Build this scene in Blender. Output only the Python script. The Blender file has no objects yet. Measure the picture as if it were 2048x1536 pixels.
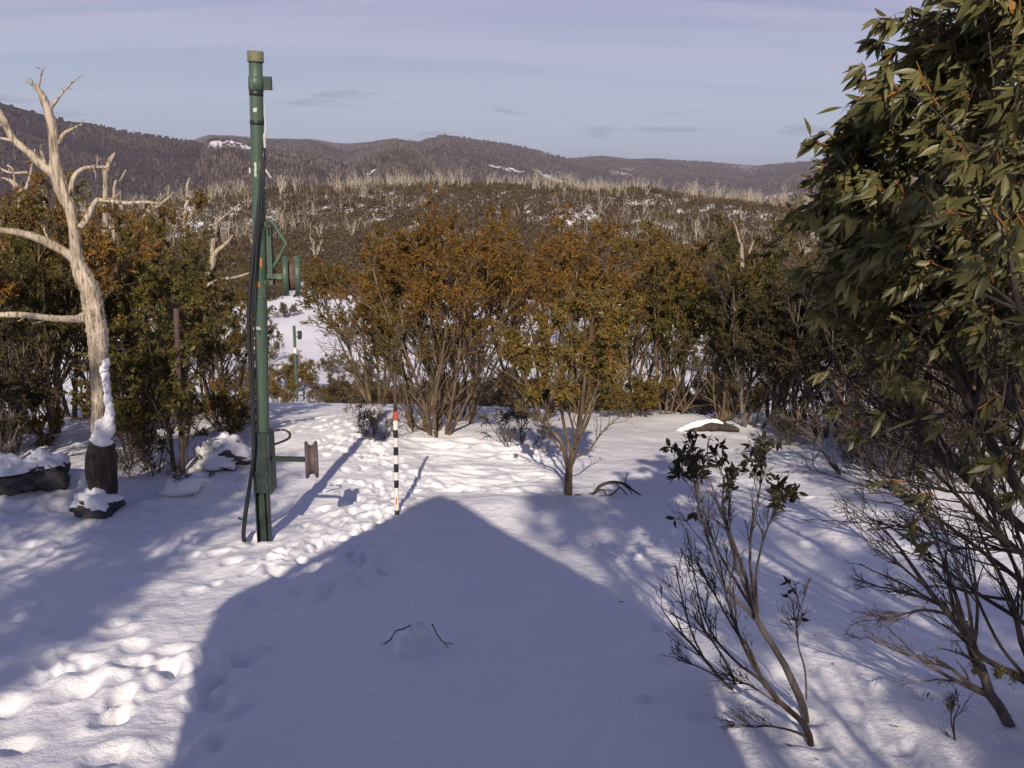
import bpy, math, random
import numpy as np
from mathutils import Matrix, Vector

# ------------------------------------------------------------------ camera, sky, sun, exposure
sc = bpy.context.scene
COL = sc.collection
R = math.radians
F = 1700.0                      # focal length in photo pixels (2048 wide)
PITCH, ROLL, CZ = 14.1, 1.2, 3.0
cam_d = bpy.data.cameras.new('camera'); cam = bpy.data.objects.new('camera', cam_d); COL.objects.link(cam)
cam_d.sensor_width = 36.0; cam_d.lens = 36.0*F/2048.0; cam_d.clip_start = 0.05; cam_d.clip_end = 40000
CM = (Matrix.Rotation(R(90-PITCH), 3, 'X') @ Matrix.Rotation(R(ROLL), 3, 'Z'))
cam.matrix_world = Matrix.Translation((0, 0, CZ)) @ CM.to_4x4()
sc.camera = cam
CMN = np.array(CM)

SUN_EL, SUN_AZ = 32.0, 0.0       # sun behind the camera
sun_d = bpy.data.lights.new('sun', 'SUN'); sun = bpy.data.objects.new('sun', sun_d); COL.objects.link(sun)
sun_d.energy = 4.9; sun_d.angle = R(0.55); sun_d.color = (1.0, 0.87, 0.73)
sun.rotation_euler = (R(90-SUN_EL), 0, R(SUN_AZ)); sun.location = (0, -20, 40)

W = bpy.data.worlds.new('World'); sc.world = W; W.use_nodes = True
wt = W.node_tree; wn = wt.nodes; wn.clear()
def N(t, kind, **kw):
    n = t.nodes.new(kind)
    for k, v in kw.items():
        if k.startswith('i_'):
            key = k[2:]
            n.inputs[int(key) if key.isdigit() else key].default_value = v
        else: setattr(n, k, v)
    return n
def ramp(t, fac, stops, interp='LINEAR'):
    n = t.nodes.new('ShaderNodeValToRGB'); n.color_ramp.interpolation = interp
    e = n.color_ramp.elements
    while len(e) < len(stops): e.new(0.5)
    for q, (p, c) in zip(e, stops):
        q.position = p; q.color = (c, c, c, 1) if isinstance(c, (int, float)) else (*c, 1)
    if fac is not None: t.links.new(fac, n.inputs[0])
    return n
def mixc(t, fac, a, b, blend='MIX'):
    n = t.nodes.new('ShaderNodeMix'); n.data_type = 'RGBA'; n.blend_type = blend
    for s, v in ((n.inputs[0], fac), (n.inputs[6], a), (n.inputs[7], b)):
        if isinstance(v, bpy.types.NodeSocket): t.links.new(v, s)
        else: s.default_value = v if isinstance(v, float) else (*v, 1)
    return n.outputs[2]
def mth(t, op, a, b=None):
    n = t.nodes.new('ShaderNodeMath'); n.operation = op
    for s, v in ((n.inputs[0], a), (n.inputs[1], b)):
        if v is None: continue
        if isinstance(v, bpy.types.NodeSocket): t.links.new(v, s)
        else: s.default_value = v
    return n.outputs[0]
sky = N(wt, 'ShaderNodeTexSky', sky_type='NISHITA', sun_disc=False, sun_elevation=R(SUN_EL), sun_rotation=R(180),
        altitude=1700, air_density=1.0, dust_density=0.6, ozone_density=2.5)
tc = N(wt, 'ShaderNodeTexCoord'); sep = N(wt, 'ShaderNodeSeparateXYZ'); wt.links.new(tc.outputs['Generated'], sep.inputs[0])
el = mth(wt, 'MAXIMUM', sep.outputs[2], 0.0)
den = mth(wt, 'ADD', el, 0.12)
cx = mth(wt, 'DIVIDE', sep.outputs[0], den); cy = mth(wt, 'DIVIDE', sep.outputs[1], den)
cv = N(wt, 'ShaderNodeCombineXYZ'); wt.links.new(mth(wt, 'MULTIPLY', cx, 0.13), cv.inputs[0]); wt.links.new(cy, cv.inputs[1])
cn = N(wt, 'ShaderNodeTexNoise', i_Scale=1.9, i_Detail=7.0, i_Roughness=0.55, i_Distortion=0.35); wt.links.new(cv.outputs[0], cn.inputs['Vector'])
cf = ramp(wt, cn.outputs[0], [(0.42, 0.0), (0.58, 1.0)])
veilf = ramp(wt, el, [(0.0, .86), (0.40, .80), (0.62, .30), (0.85, 0.0)])
SKY_S = 0.10
tint = mixc(wt, 1.0, sky.outputs[0], (0.90, 0.765, 1.0), 'MULTIPLY')
veilc = mixc(wt, cf.outputs[0], (3.1, 3.3, 5.3), (4.9, 4.35, 6.1))
c0 = mixc(wt, mth(wt, 'MULTIPLY', veilf.outputs[0], 1.05), tint, veilc)
hzf = ramp(wt, el, [(0.0, .95), (0.08, .75), (0.16, .25), (0.24, 0.0)])
c1 = mixc(wt, hzf.outputs[0], c0, (4.75, 5.55, 6.6))
# small low grey clouds near the horizon
lv = N(wt, 'ShaderNodeCombineXYZ')
wt.links.new(mth(wt, 'MULTIPLY', sep.outputs[0], 7.0), lv.inputs[0]); wt.links.new(mth(wt, 'MULTIPLY', sep.outputs[2], 55.0), lv.inputs[2])
ln = N(wt, 'ShaderNodeTexNoise', i_Scale=1.0, i_Detail=5.0, i_Roughness=0.6); wt.links.new(lv.outputs[0], ln.inputs['Vector'])
lf = ramp(wt, ln.outputs[0], [(0.57, 0.0), (0.64, 1.0)])
lb = ramp(wt, el, [(0.02, 0.0), (0.035, 1.0), (0.075, 1.0), (0.10, 0.0)])
c2 = mixc(wt, mth(wt, 'MULTIPLY', mth(wt, 'MULTIPLY', lf.outputs[0], lb.outputs[0]), 0.50), c1, (3.0, 2.95, 4.1))
bg = N(wt, 'ShaderNodeBackground', i_Strength=SKY_S); wt.links.new(c2, bg.inputs[0])
wo = N(wt, 'ShaderNodeOutputWorld'); wt.links.new(bg.outputs[0], wo.inputs[0])

vs = sc.view_settings
vs.view_transform = 'Standard'; vs.look = 'None'; vs.exposure = 0.0; vs.gamma = 1.0; vs.use_curve_mapping = False
sc.render.engine = 'CYCLES'
sc.cycles.use_denoising = True
sc.cycles.max_bounces = 6; sc.cycles.diffuse_bounces = 3; sc.cycles.glossy_bounces = 2; sc.cycles.transmission_bounces = 3
sc.cycles.transparent_max_bounces = 4

# ------------------------------------------------------------------ numeric helpers
_T = np.random.default_rng(7).random((256, 256))
def vnoise(x, y):
    xi = np.floor(x); yi = np.floor(y); fx = x-xi; fy = y-yi
    fx = fx*fx*fx*(fx*(fx*6-15)+10); fy = fy*fy*fy*(fy*(fy*6-15)+10)
    a = xi.astype(np.int64) & 255; b = yi.astype(np.int64) & 255; a1 = (a+1) & 255; b1 = (b+1) & 255
    return (_T[a, b]*(1-fx)+_T[a1, b]*fx)*(1-fy)+(_T[a, b1]*(1-fx)+_T[a1, b1]*fx)*fy-0.5
def fbm(x, y, s, o=3, g=0.5):
    v = 0.0; a = 1.0; f = 1.0/s
    for k in range(o):
        v = v+a*vnoise(x*f+17.3*k, y*f+31.7*k); a *= g; f *= 2.03
    return v
def sstep(a, b, x):
    t = np.clip((x-a)/(b-a), 0, 1); return t*t*(3-2*t)
def nrm(v):
    return v/np.maximum(np.linalg.norm(v, axis=-1, keepdims=True), 1e-9)
def ray(u, v):
    d = CMN @ np.array([(u-1024)/F, -(v-768)/F, -1.0]); return d/np.linalg.norm(d)

# ------------------------------------------------------------------ ground shape
_pd = np.array([-400, -40, -12, -3, 0, 12, 21, 25.5, 35, 61, 95, 150, 230, 270, 318, 342, 370, 420, 600.])
_pz = np.array([40, 3.6, 1.2, .45, 0, -1.9, -3.3, -4.25, -6.9, -14.2, -17.6, -19.5, -17, -12.6, -3.9, -2.6, -5, -14, -57.])
_gd = np.arange(-400, 600.01, .5); _gz = np.interp(_gd, _pd, _pz)
def _smooth(z, w):
    k = np.hanning(2*w+1); k /= k.sum(); return np.convolve(np.pad(z, w, mode='edge'), k, 'valid')
_z1 = _smooth(_gz, 6); _z2 = _smooth(_gz, 34); _w = sstep(30, 75, _gd); _gz = _z1*(1-_w)+_z2*_w
BUMPS = []
def h0(x, y):
    x = np.asarray(x, float); y = np.asarray(y, float)
    r = np.hypot(x, y); w = sstep(40, 140, r)
    d = y*(1-w)+np.where(y > 0, r, -r)*w
    z = np.interp(d, _gd, _gz)
    az = np.degrees(np.arctan2(x, np.maximum(y, .01)))
    z = z-sstep(150, 320, r)*np.clip(6*(az/17.5)**2, 0, 14)*(y > 0)
    z = z+fbm(x, y, 5.0, 2)*0.30*(1-w)+fbm(x+9, y+4, 30.0, 3)*3.0*w
    z = z+fbm(x+51, y, 1.3, 2)*0.09*(1-sstep(18, 40, r))
    return z
def h(x, y):
    z = h0(x, y)
    for bx_, by_, br, bh in BUMPS:
        z = z+bh*np.exp(-((x-bx_)**2+(y-by_)**2)/(br*br))
    return z
_tt = np.concatenate([np.arange(1.0, 60, .02), np.geomspace(60, 500, 1500)])
def G(u, v, fn=None):
    d = ray(u, v); p = d[None]*_tt[:, None]
    below = p[:, 2]+CZ < (fn or h)(p[:, 0], p[:, 1])
    k = int(np.argmax(below)) if below.any() else len(_tt)-1
    return np.array([p[k, 0], p[k, 1], float((fn or h)(p[k:k+1, 0], p[k:k+1, 1])[0])])
def P(u, v, Y):                  # the point seen at pixel u, v at distance Y ahead
    d = ray(u, v); p = d*(Y/d[1]); return np.array([p[0], p[1], p[2]+CZ])
def on_ground(u, v, Y):
    p = P(u, v, Y); p[2] = float(h(p[0:1], p[1:2])[0]); return p
def hz(x, y): return float(h(np.array([x]), np.array([y]))[0])
for u_, v_, rr, hh in [(60, 985, .9, .30), (190, 985, .55, .22), (370, 985, .6, .16), (445, 925, .55, .25), (1010, 1010, .9, .12), (240, 930, .8, .2), (100, 900, 1.3, .3)]:
    g = G(u_, v_, h0); BUMPS.append((g[0], g[1], rr, hh))
BUMPS.append((-1.0, 17.5, 3.0, .22)); BUMPS.append((-2.6, 19.5, 2.2, .25)); BUMPS.append((7.5, 13.0, 3.2, .35))

# ------------------------------------------------------------------ mesh helpers
class MB:
    def __init__(s): s.v = []; s.f = []; s.n = 0; s.mi = []; s.ti = []
    def add(s, verts, faces, mat=0, tint=0.5):
        verts = np.asarray(verts, float).reshape(-1, 3); faces = np.asarray(faces, np.int64)
        s.v.append(verts); s.f.append(faces+s.n); s.n += len(verts)
        s.mi.append(np.full(len(faces), mat, np.int32))
        s.ti.append(np.broadcast_to(np.asarray(tint, np.float32), (len(faces),)).copy())
    def mesh(s, name, mats, smooth=True):
        me = bpy.data.meshes.new(name)
        V = np.concatenate(s.v).astype(np.float32)
        me.vertices.add(len(V)); me.vertices.foreach_set('co', V.ravel())
        loops = np.concatenate([f.ravel() for f in s.f]).astype(np.int32)
        tot = np.concatenate([np.full(len(f), f.shape[1], np.int32) for f in s.f])
        st = np.concatenate([[0], np.cumsum(tot)[:-1]]).astype(np.int32)
        me.loops.add(len(loops)); me.loops.foreach_set('vertex_index', loops)
        me.polygons.add(len(tot)); me.polygons.foreach_set('loop_start', st)
        try: me.polygons.foreach_set('loop_total', tot)
        except Exception: pass
        me.polygons.foreach_set('use_smooth', np.full(len(tot), smooth, bool))
        for m in (mats if isinstance(mats, (list, tuple)) else [mats]): me.materials.append(m)
        me.polygons.foreach_set('material_index', np.concatenate(s.mi))
        a = me.attributes.new('tint', 'FLOAT', 'FACE'); a.data.foreach_set('value', np.concatenate(s.ti))
        me.update(calc_edges=True); me.validate()
        return me
    # batch of tubes: P (B,n,3), Rr (B,n)
    def tubes(s, Pt, Rr, sides, mat=0, tint=0.5, cap=False):
        Pt = np.asarray(Pt, float); Rr = np.asarray(Rr, float)
        if Pt.ndim == 2: Pt = Pt[None]; Rr = Rr[None]
        B, n, _ = Pt.shape
        if B == 0: return
        T = np.empty_like(Pt); T[:, 1:-1] = Pt[:, 2:]-Pt[:, :-2]; T[:, 0] = Pt[:, 1]-Pt[:, 0]; T[:, -1] = Pt[:, -1]-Pt[:, -2]
        T = nrm(T); av = nrm(Pt[:, -1]-Pt[:, 0]+1e-6)
        ref = np.where(np.abs(av[:, 2:3]) < .8, np.array([[0, 0, 1.]]), np.array([[1., 0, 0]]))
        U = nrm(np.cross(T, ref[:, None, :])); Vv = np.cross(T, U)
        a = np.arange(sides)*2*np.pi/sides
        ring = Pt[:, :, None]+Rr[:, :, None, None]*(np.cos(a)[None, None, :, None]*U[:, :, None]+np.sin(a)[None, None, :, None]*Vv[:, :, None])
        idx = np.arange(B*n*sides).reshape(B, n, sides)
        q = np.stack([idx[:, :-1], np.roll(idx[:, :-1], -1, 2), np.roll(idx[:, 1:], -1, 2), idx[:, 1:]], -1).reshape(-1, 4)
        tt = np.repeat(np.broadcast_to(np.asarray(tint, np.float32), (B,)), (n-1)*sides)
        s.add(ring, q, mat, tt)
        if cap:
            base = s.n-B*n*sides
            for b in range(B):
                for e in (0, n-1):
                    rr = idx[b, e] if e else idx[b, e][::-1]
                    s.f.append((rr+base)[None]); s.mi.append(np.array([mat], np.int32)); s.ti.append(np.array([.5], np.float32))
    def box(s, c, d, mat=0, rot=None):
        c = np.asarray(c, float); d = np.asarray(d, float)/2
        v = np.array([[x, y, z] for x in (-1, 1) for y in (-1, 1) for z in (-1, 1)])*d
        if rot is not None: v = v @ np.asarray(rot).T
        s.add(v+c, [[0, 1, 3, 2], [4, 6, 7, 5], [0, 4, 5, 1], [2, 3, 7, 6], [0, 2, 6, 4], [1, 5, 7, 3]], mat)
    def lathe(s, prof, axis_o, axis_d, sides=32, mat=0):      # prof: (r, t) along the axis
        d = nrm(np.asarray(axis_d, float)); ref = np.array([0, 0, 1.]) if abs(d[2]) < .8 else np.array([1., 0, 0])
        U = nrm(np.cross(d, ref)); Vv = np.cross(d, U); a = np.arange(sides)*2*np.pi/sides
        pr = np.asarray(prof, float)
        ring = np.asarray(axis_o)[None, None]+pr[:, 1][:, None, None]*d+pr[:, 0][:, None, None]*(np.cos(a)[None, :, None]*U+np.sin(a)[None, :, None]*Vv)
        n = len(pr); idx = np.arange(n*sides).reshape(n, sides)
        q = np.stack([idx[:-1], np.roll(idx[:-1], -1, 1), np.roll(idx[1:], -1, 1), idx[1:]], -1).reshape(-1, 4)
        s.add(ring, q, mat)
    def leaves(s, pos, dr, nr, L, wd, mat=0, tint=0.5, fine=False, rng=None):
        n = len(pos)
        if n == 0: return
        d = nrm(dr); sd = nrm(np.cross(d, nr)); up = np.cross(sd, d)
        L = L[:, None]; wd = wd[:, None]
        if not fine:
            b = pos; m1 = pos+d*L*.38-up*L*.02; m2 = pos+d*L*.72-up*L*.10; t = pos+d*L*.98-up*L*.22
            v = np.stack([b, m1-sd*wd*.5, m1+sd*wd*.5, m2-sd*wd*.36, m2+sd*wd*.36, t], 1)
            fs = np.array([[0, 2, 1], [1, 2, 4], [1, 4, 3], [3, 4, 5]]); k = 6
        else:
            cv = rng.normal(0, .16, (n, 1)); dp = rng.uniform(.05, .32, (n, 1)); fd = rng.uniform(.02, .24, (n, 1))
            ts = (0.0, .12, .28, .48, .68, .86, 1.0); ws = (.05, .28, .80, 1.0, .78, .38, .01); rows = []
            for t_, w_ in zip(ts, ws):
                c = pos+d*L*t_+sd*L*cv*t_*t_-up*L*dp*t_*t_
                rows += [c-sd*wd*.5*w_+up*wd*fd*w_, c, c+sd*wd*.5*w_+up*wd*fd*w_]
            v = np.stack(rows, 1); k = len(rows); fl = []
            for q in range(len(ts)-1):
                a = 3*q
                for e in (0, 1): fl += [[a+e, a+e+1, a+e+4], [a+e, a+e+4, a+e+3]]
            fs = np.array(fl)
        f = (np.arange(n)[:, None, None]*k+fs[None]).reshape(-1, 3)
        s.add(v.reshape(-1, 3), f, mat, np.repeat(np.broadcast_to(np.asarray(tint, np.float32), (n,)), len(fs)))

def link(name, me, parent=None, loc=None):
    o = bpy.data.objects.new(name, me); COL.objects.link(o)
    if parent is not None: o.parent = parent
    if loc is not None: o.location = loc
    return o
def tag(o, label=None, cat=None, group=None, kind=None):
    for k, v in (('label', label), ('category', cat), ('group', group), ('kind', kind)):
        if v: o[k] = v
    return o
def empty(name, loc, label, cat, group=None, rotz=0.0, scale=1.0):
    o = bpy.data.objects.new(name, None); COL.objects.link(o); o.location = tuple(float(q) for q in loc)
    o.rotation_euler = (0, 0, rotz); o.scale = (scale,)*3; o.empty_display_size = .2
    return tag(o, label, cat, group)
def catmull(pts, n):
    p = np.asarray(pts, float); k = len(p)
    e = np.concatenate([[2*p[0]-p[1]], p, [2*p[-1]-p[-2]]]); t = np.linspace(0, k-1, n)
    i = np.minimum(t.astype(int), k-2); f = (t-i)[:, None]
    a, b, c, d = e[i], e[i+1], e[i+2], e[i+3]
    return .5*((2*b)+(c-a)*f+(2*a-5*b+4*c-d)*f*f+(3*b-a-3*c+d)*f**3)

# ------------------------------------------------------------------ materials
def mat(name):
    m = bpy.data.materials.new(name); m.use_nodes = True; t = m.node_tree; t.nodes.clear()
    b = t.nodes.new('ShaderNodeBsdfPrincipled'); o = t.nodes.new('ShaderNodeOutputMaterial'); t.links.new(b.outputs[0], o.inputs[0])
    return m, t, b
def noise(t, scale, detail=4.0, rough=.55, vec=None, stretch=None, coord='Object'):
    n = N(t, 'ShaderNodeTexNoise', i_Scale=scale, i_Detail=detail, i_Roughness=rough)
    c = N(t, 'ShaderNodeTexCoord')
    if stretch:
        mp = N(t, 'ShaderNodeMapping'); mp.inputs['Scale'].default_value = stretch
        t.links.new(c.outputs[coord], mp.inputs[0]); t.links.new(mp.outputs[0], n.inputs['Vector'])
    else: t.links.new(c.outputs[coord], n.inputs['Vector'])
    return n.outputs[0]
def bump(t, b, hgt, strength, dist):
    n = N(t, 'ShaderNodeBump', i_Strength=strength, i_Distance=dist); t.links.new(hgt, n.inputs['Height']); t.links.new(n.outputs[0], b.inputs['Normal'])

def snow_mat():
    m, t, b = mat('snow')
    c = ramp(t, noise(t, .35, 5), [(0.3, (.80, .80, .82)), (0.7, (.87, .86, .87))])
    t.links.new(c.outputs[0], b.inputs['Base Color']); b.inputs['Roughness'].default_value = .55
    b.inputs['Specular IOR Level'].default_value = .25
    hs = mth(t, 'ADD', noise(t, 9.0, 5, .6), mth(t, 'MULTIPLY', noise(t, 70.0, 3, .6), .22))
    bump(t, b, hs, .75, .035)
    return m
SNOW = snow_mat()

def leaf_mat(name, dark, mid, light, rust, rustamt, trans=.22, rough=.42):
    m, t, b = mat(name)
    at = N(t, 'ShaderNodeAttribute', attribute_name='tint')
    oi = N(t, 'ShaderNodeObjectInfo')
    f = mth(t, 'ADD', at.outputs['Fac'], mth(t, 'MULTIPLY', mth(t, 'SUBTRACT', oi.outputs['Random'], .5), .22))
    c = ramp(t, f, [(0.0, dark), (0.45, mid), (1.0-rustamt, light), (min(.999, 1.06-rustamt), rust)])
    t.links.new(c.outputs[0], b.inputs['Base Color']); b.inputs['Roughness'].default_value = rough
    b.inputs['Specular IOR Level'].default_value = .35 if name == 'leaf_near' else .18
    tr = N(t, 'ShaderNodeBsdfTranslucent'); t.links.new(c.outputs[0], tr.inputs[0])
    mx = N(t, 'ShaderNodeMixShader', i_0=trans); t.links.new(b.outputs[0], mx.inputs[1]); t.links.new(tr.outputs[0], mx.inputs[2])
    t.links.new(mx.outputs[0], [n for n in t.nodes if n.type == 'OUTPUT_MATERIAL'][0].inputs[0])
    return m
LEAF = {
 'near': leaf_mat('leaf_near', (.040, .042, .014), (.105, .100, .033), (.185, .170, .065), (.32, .14, .03), .05),
 'olive': leaf_mat('leaf_olive', (.070, .049, .011), (.150, .105, .024), (.205, .146, .034), (.235, .124, .029), .14),
 'rust': leaf_mat('leaf_rust', (.098, .054, .012), (.198, .110, .023), (.250, .146, .031), (.275, .122, .026), .20),
 'green': leaf_mat('leaf_green', (.040, .037, .010), (.105, .092, .024), (.165, .135, .036), (.24, .12, .026), .08),
 'sapling': leaf_mat('leaf_sapling', (.066, .052, .014), (.142, .106, .028), (.205, .146, .036), (.27, .12, .025), .20),
 'dark': leaf_mat('leaf_dark', (.024, .022, .012), (.055, .048, .022), (.09, .074, .032), (.13, .07, .025), .08),
 'heath': leaf_mat('leaf_heath', (.052, .037, .020), (.120, .085, .042), (.165, .118, .058), (.19, .12, .07), .10),
}
def bark_mat(name, a, b_, c, scale=14, bs=.5, st=(.30, .52, .72)):
    m, t, b = mat(name)
    n1 = noise(t, scale, 6, .6, stretch=(1, 1, .16)); n2 = noise(t, 2.2, 4, .6)
    c1 = ramp(t, n1, [(st[0], a), (st[1], b_), (st[2], c)])
    c2 = mixc(t, ramp(t, n2, [(.42, 0.0), (.62, .55)]).outputs[0], c1.outputs[0], a)
    t.links.new(c2, b.inputs['Base Color']); b.inputs['Roughness'].default_value = .8
    b.inputs['Specular IOR Level'].default_value = .2
    bump(t, b, n1, bs, .02)
    return m
BARK = bark_mat('bark_snow_gum', (.050, .038, .030), (.15, .108, .066), (.31, .235, .13))
BARKDK = bark_mat('bark_dark', (.030, .024, .020), (.065, .052, .042), (.13, .10, .075))
BARKGY = bark_mat('bark_grey', (.060, .050, .045), (.14, .115, .10), (.27, .22, .18))
DEAD = bark_mat('weathered_wood', (.15, .115, .08), (.42, .35, .255), (.58, .50, .385), 30, 1.0, (.38, .48, .66))
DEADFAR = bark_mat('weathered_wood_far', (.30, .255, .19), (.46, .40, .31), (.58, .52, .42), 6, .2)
def flat_mat(name, col, rough=.5, metal=0.0, var=.25, scale=8, col2=None, bs=.15):
    m, t, b = mat(name)
    d = col2 or tuple(q*(1-var) for q in col)
    c = ramp(t, noise(t, scale, 5), [(.35, d), (.62, col)])
    t.links.new(c.outputs[0], b.inputs['Base Color']); b.inputs['Roughness'].default_value = rough; b.inputs['Metallic'].default_value = metal
    if bs: bump(t, b, noise(t, scale*6, 3), bs, .004)
    return m
SHOOT = flat_mat('orange_shoot', (.30, .105, .018), .5, bs=0)
def paint_mat():
    m, t, b = mat('green_paint')
    base = ramp(t, noise(t, 3.0, 5, stretch=(1, 1, .35)), [(.3, (.038, .068, .047)), (.65, (.062, .102, .070))])
    pale = ramp(t, noise(t, 7.0, 6, .65, stretch=(1, 1, .3)), [(.56, 0.0), (.68, .6)])
    c1 = mixc(t, pale.outputs[0], base.outputs[0], (.20, .25, .11))
    rust = ramp(t, noise(t, 11.0, 5, .7), [(.64, 0.0), (.69, .8)])
    c2 = mixc(t, rust.outputs[0], c1, (.16, .065, .025))
    t.links.new(c2, b.inputs['Base Color']); b.inputs['Roughness'].default_value = .5
    bump(t, b, noise(t, 30, 4), .25, .004)
    return m
GREEN = paint_mat()
DKGREEN = flat_mat('dark_green_steel', (.030, .050, .038), .55, scale=6, col2=(.016, .026, .022))
RUST = flat_mat('rusty_steel', (.155, .085, .058), .75, scale=14, col2=(.085, .045, .035))
BRNSTEEL = flat_mat('brown_weathered_steel', (.115, .085, .080), .7, scale=16, col2=(.06, .048, .048))
ORANGE = flat_mat('orange_primer', (.55, .19, .035), .6, scale=20, bs=0)
PALEP = flat_mat('pale_paint', (.52, .54, .47), .6, scale=20, bs=0)
BLACK = flat_mat('black_rubber', (.018, .019, .022), .45, bs=0)
WHITEP = flat_mat('white_paint', (.78, .76, .70), .5, scale=12, var=.15, bs=0)
BLACKP = flat_mat('black_paint', (.018, .018, .022), .5, bs=0)
REDP = flat_mat('red_paint', (.58, .10, .07), .5, scale=12, bs=0)
CAPM = flat_mat('weathered_cap', (.15, .15, .085), .7, scale=14)
POST = flat_mat('brown_post', (.085, .055, .042), .8, scale=10)
ROCK = flat_mat('granite', (.085, .080, .082), .9, scale=9, col2=(.032, .030, .032), bs=.9)
TIMBER = flat_mat('hut_timber', (.16, .10, .06), .8, scale=5)
ROOFM = flat_mat('roof_iron', (.10, .11, .10), .5, scale=4)
GLASSM = flat_mat('window_glass', (.03, .035, .04), .08, bs=0)
MOSS = flat_mat('lichen', (.16, .15, .05), .9, scale=30, bs=.4)

# ------------------------------------------------------------------ snow ground (one polar sheet)
def build_ground():
    a = np.concatenate([np.arange(-180, -42, 2.0), np.arange(-42, 42, .085), np.arange(42, 180, 2.0)])
    r = np.concatenate([np.linspace(.25, 3.0, 40)[:-1], np.arange(3.0, 25.0, .038), 25.0*1.021**np.arange(0, 142)])
    A, Rr = np.meshgrid(np.radians(a), r, indexing='ij')
    x = Rr*np.sin(A); y = Rr*np.cos(A)
    z = h(x, y)
    near = 1-sstep(16, 30, Rr)
    z += near*(fbm(x, y, .42, 3)*.030)
    # lumpy, trodden and melted snow to the left and along the track
    left = near*sstep(-1.2, -3.2, x-.02*y)*sstep(2, 4, y)
    z += left*fbm(x+3, y+8, .6, 2)*.036
    def dent(px, py, rx, ry, dep, rot, rim=.35):
        rr = math.hypot(px, py); aa = math.degrees(math.atan2(px, py)); m = 2.6*max(rx, ry)
        j0, j1 = np.searchsorted(r, rr-m), np.searchsorted(r, rr+m); da = math.degrees(m/max(rr, 1))
        i0, i1 = np.searchsorted(a, aa-da), np.searchsorted(a, aa+da)
        if i1 <= i0 or j1 <= j0: return
        dx = x[i0:i1, j0:j1]-px; dy = y[i0:i1, j0:j1]-py; c, s_ = math.cos(rot), math.sin(rot)
        q = ((dx*c+dy*s_)/rx)**2+((-dx*s_+dy*c)/ry)**2
        z[i0:i1, j0:j1] += -dep*np.exp(-q**2.2)+rim*dep*np.exp(-(np.sqrt(q)-1.45)**2*5)
    rg = np.random.default_rng(3)
    track = [G(u, v)[:2] for u, v in [(600, 1165), (690, 1085), (735, 1000), (770, 950), (735, 905), (700, 870), (650, 850), (600, 840)]]
    track = catmull(track, 120)
    for i in range(230):
        p = track[rg.integers(0, 120)]; n_ = rg.normal(0, .42, 2)
        dent(p[0]+n_[0], p[1]+n_[1], rg.uniform(.06, .10), rg.uniform(.11, .19), rg.uniform(.025, .065), rg.uniform(-.6, .6), .2)
    for i in range(70):
        p = G(rg.uniform(840, 1080), rg.uniform(880, 985)); dent(p[0], p[1], rg.uniform(.2, .45), rg.uniform(.10, .16), rg.uniform(.015, .05), rg.uniform(-.3, .3))
    for i in range(150):
        u_ = rg.uniform(-150, 520); v_ = 1010+526*rg.random()**1.5; p = G(u_, v_)
        dent(p[0], p[1], rg.uniform(.07, .16), rg.uniform(.10, .20), rg.uniform(.015, .05), rg.uniform(-1, 1), .25)
    for u_, v_, s_ in [(560, 1105, .13), (630, 1098, .12), (245, 1395, .10), (222, 1440, .11), (335, 1330, .12), (240, 1425, .07), (545, 1120, .10)]:
        p = G(u_, v_); dent(p[0], p[1], s_*.8, s_*1.2, .075, rg.uniform(-.5, .5), .3)
    for u_, v_, s_ in [(529, 1078, .22), (794, 1025, .12), (1136, 988, .20), (1612, 1445, .10), (1620, 1483, .12), (1466, 1377, .08), (366, 946, .15), (2030, 1500, .16)]:   # melt hollows
        p = G(u_, v_); dent(p[0], p[1], s_, s_, .05, 0, .35)
    for i in range(9):                                            # small animal tracks
        p = G(1322+rg.normal(0, 2.5)+i*1.2, 930-i*7.5); dent(p[0], p[1], .035, .05, .03, 0, .2)
    for i in range(60):
        p = G(rg.uniform(1250, 2000), rg.uniform(960, 1500)); dent(p[0], p[1], rg.uniform(.05, .12), rg.uniform(.06, .16), rg.uniform(.01, .04), rg.uniform(-1, 1), .2)
    na, nr_ = A.shape; idx = np.arange(na*nr_).reshape(na, nr_); i2 = np.roll(idx, -1, 0)
    q = np.stack([idx[:, :-1], idx[:, 1:], i2[:, 1:], i2[:, :-1]], -1).reshape(-1, 4)
    m = MB(); m.add(np.stack([x, y, z], -1), q)
    o = link('snow_ground', m.mesh('snow_ground', SNOW)); tag(o, kind='structure')
build_ground()

# ------------------------------------------------------------------ distant hills
def hill_layer(D, pts, sf, tone):
    A = []; E = []
    for u, v in pts:
        d = ray(u, v); A.append(math.degrees(math.atan2(d[0], d[1]))); E.append(d[2]/math.hypot(d[0], d[1]))
    return D, np.array(A), np.array(E), sf, tone
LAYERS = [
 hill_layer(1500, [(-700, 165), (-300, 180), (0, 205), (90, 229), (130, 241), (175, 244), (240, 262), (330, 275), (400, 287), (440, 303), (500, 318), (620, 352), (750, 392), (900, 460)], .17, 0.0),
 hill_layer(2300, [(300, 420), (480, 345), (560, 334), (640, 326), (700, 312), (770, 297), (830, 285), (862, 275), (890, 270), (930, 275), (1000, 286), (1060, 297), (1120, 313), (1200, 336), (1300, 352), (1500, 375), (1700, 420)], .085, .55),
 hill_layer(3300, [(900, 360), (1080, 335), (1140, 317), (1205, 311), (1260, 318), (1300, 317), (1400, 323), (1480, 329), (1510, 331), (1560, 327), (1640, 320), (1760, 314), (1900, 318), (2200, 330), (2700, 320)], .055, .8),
 hill_layer(5200, [(-300, 330), (300, 305), (370, 286), (420, 272), (460, 272), (520, 276), (620, 280), (690, 288), (740, 284), (790, 278), (830, 283), (900, 296), (1000, 318), (1300, 350)], .035, 1.0),
]
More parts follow.
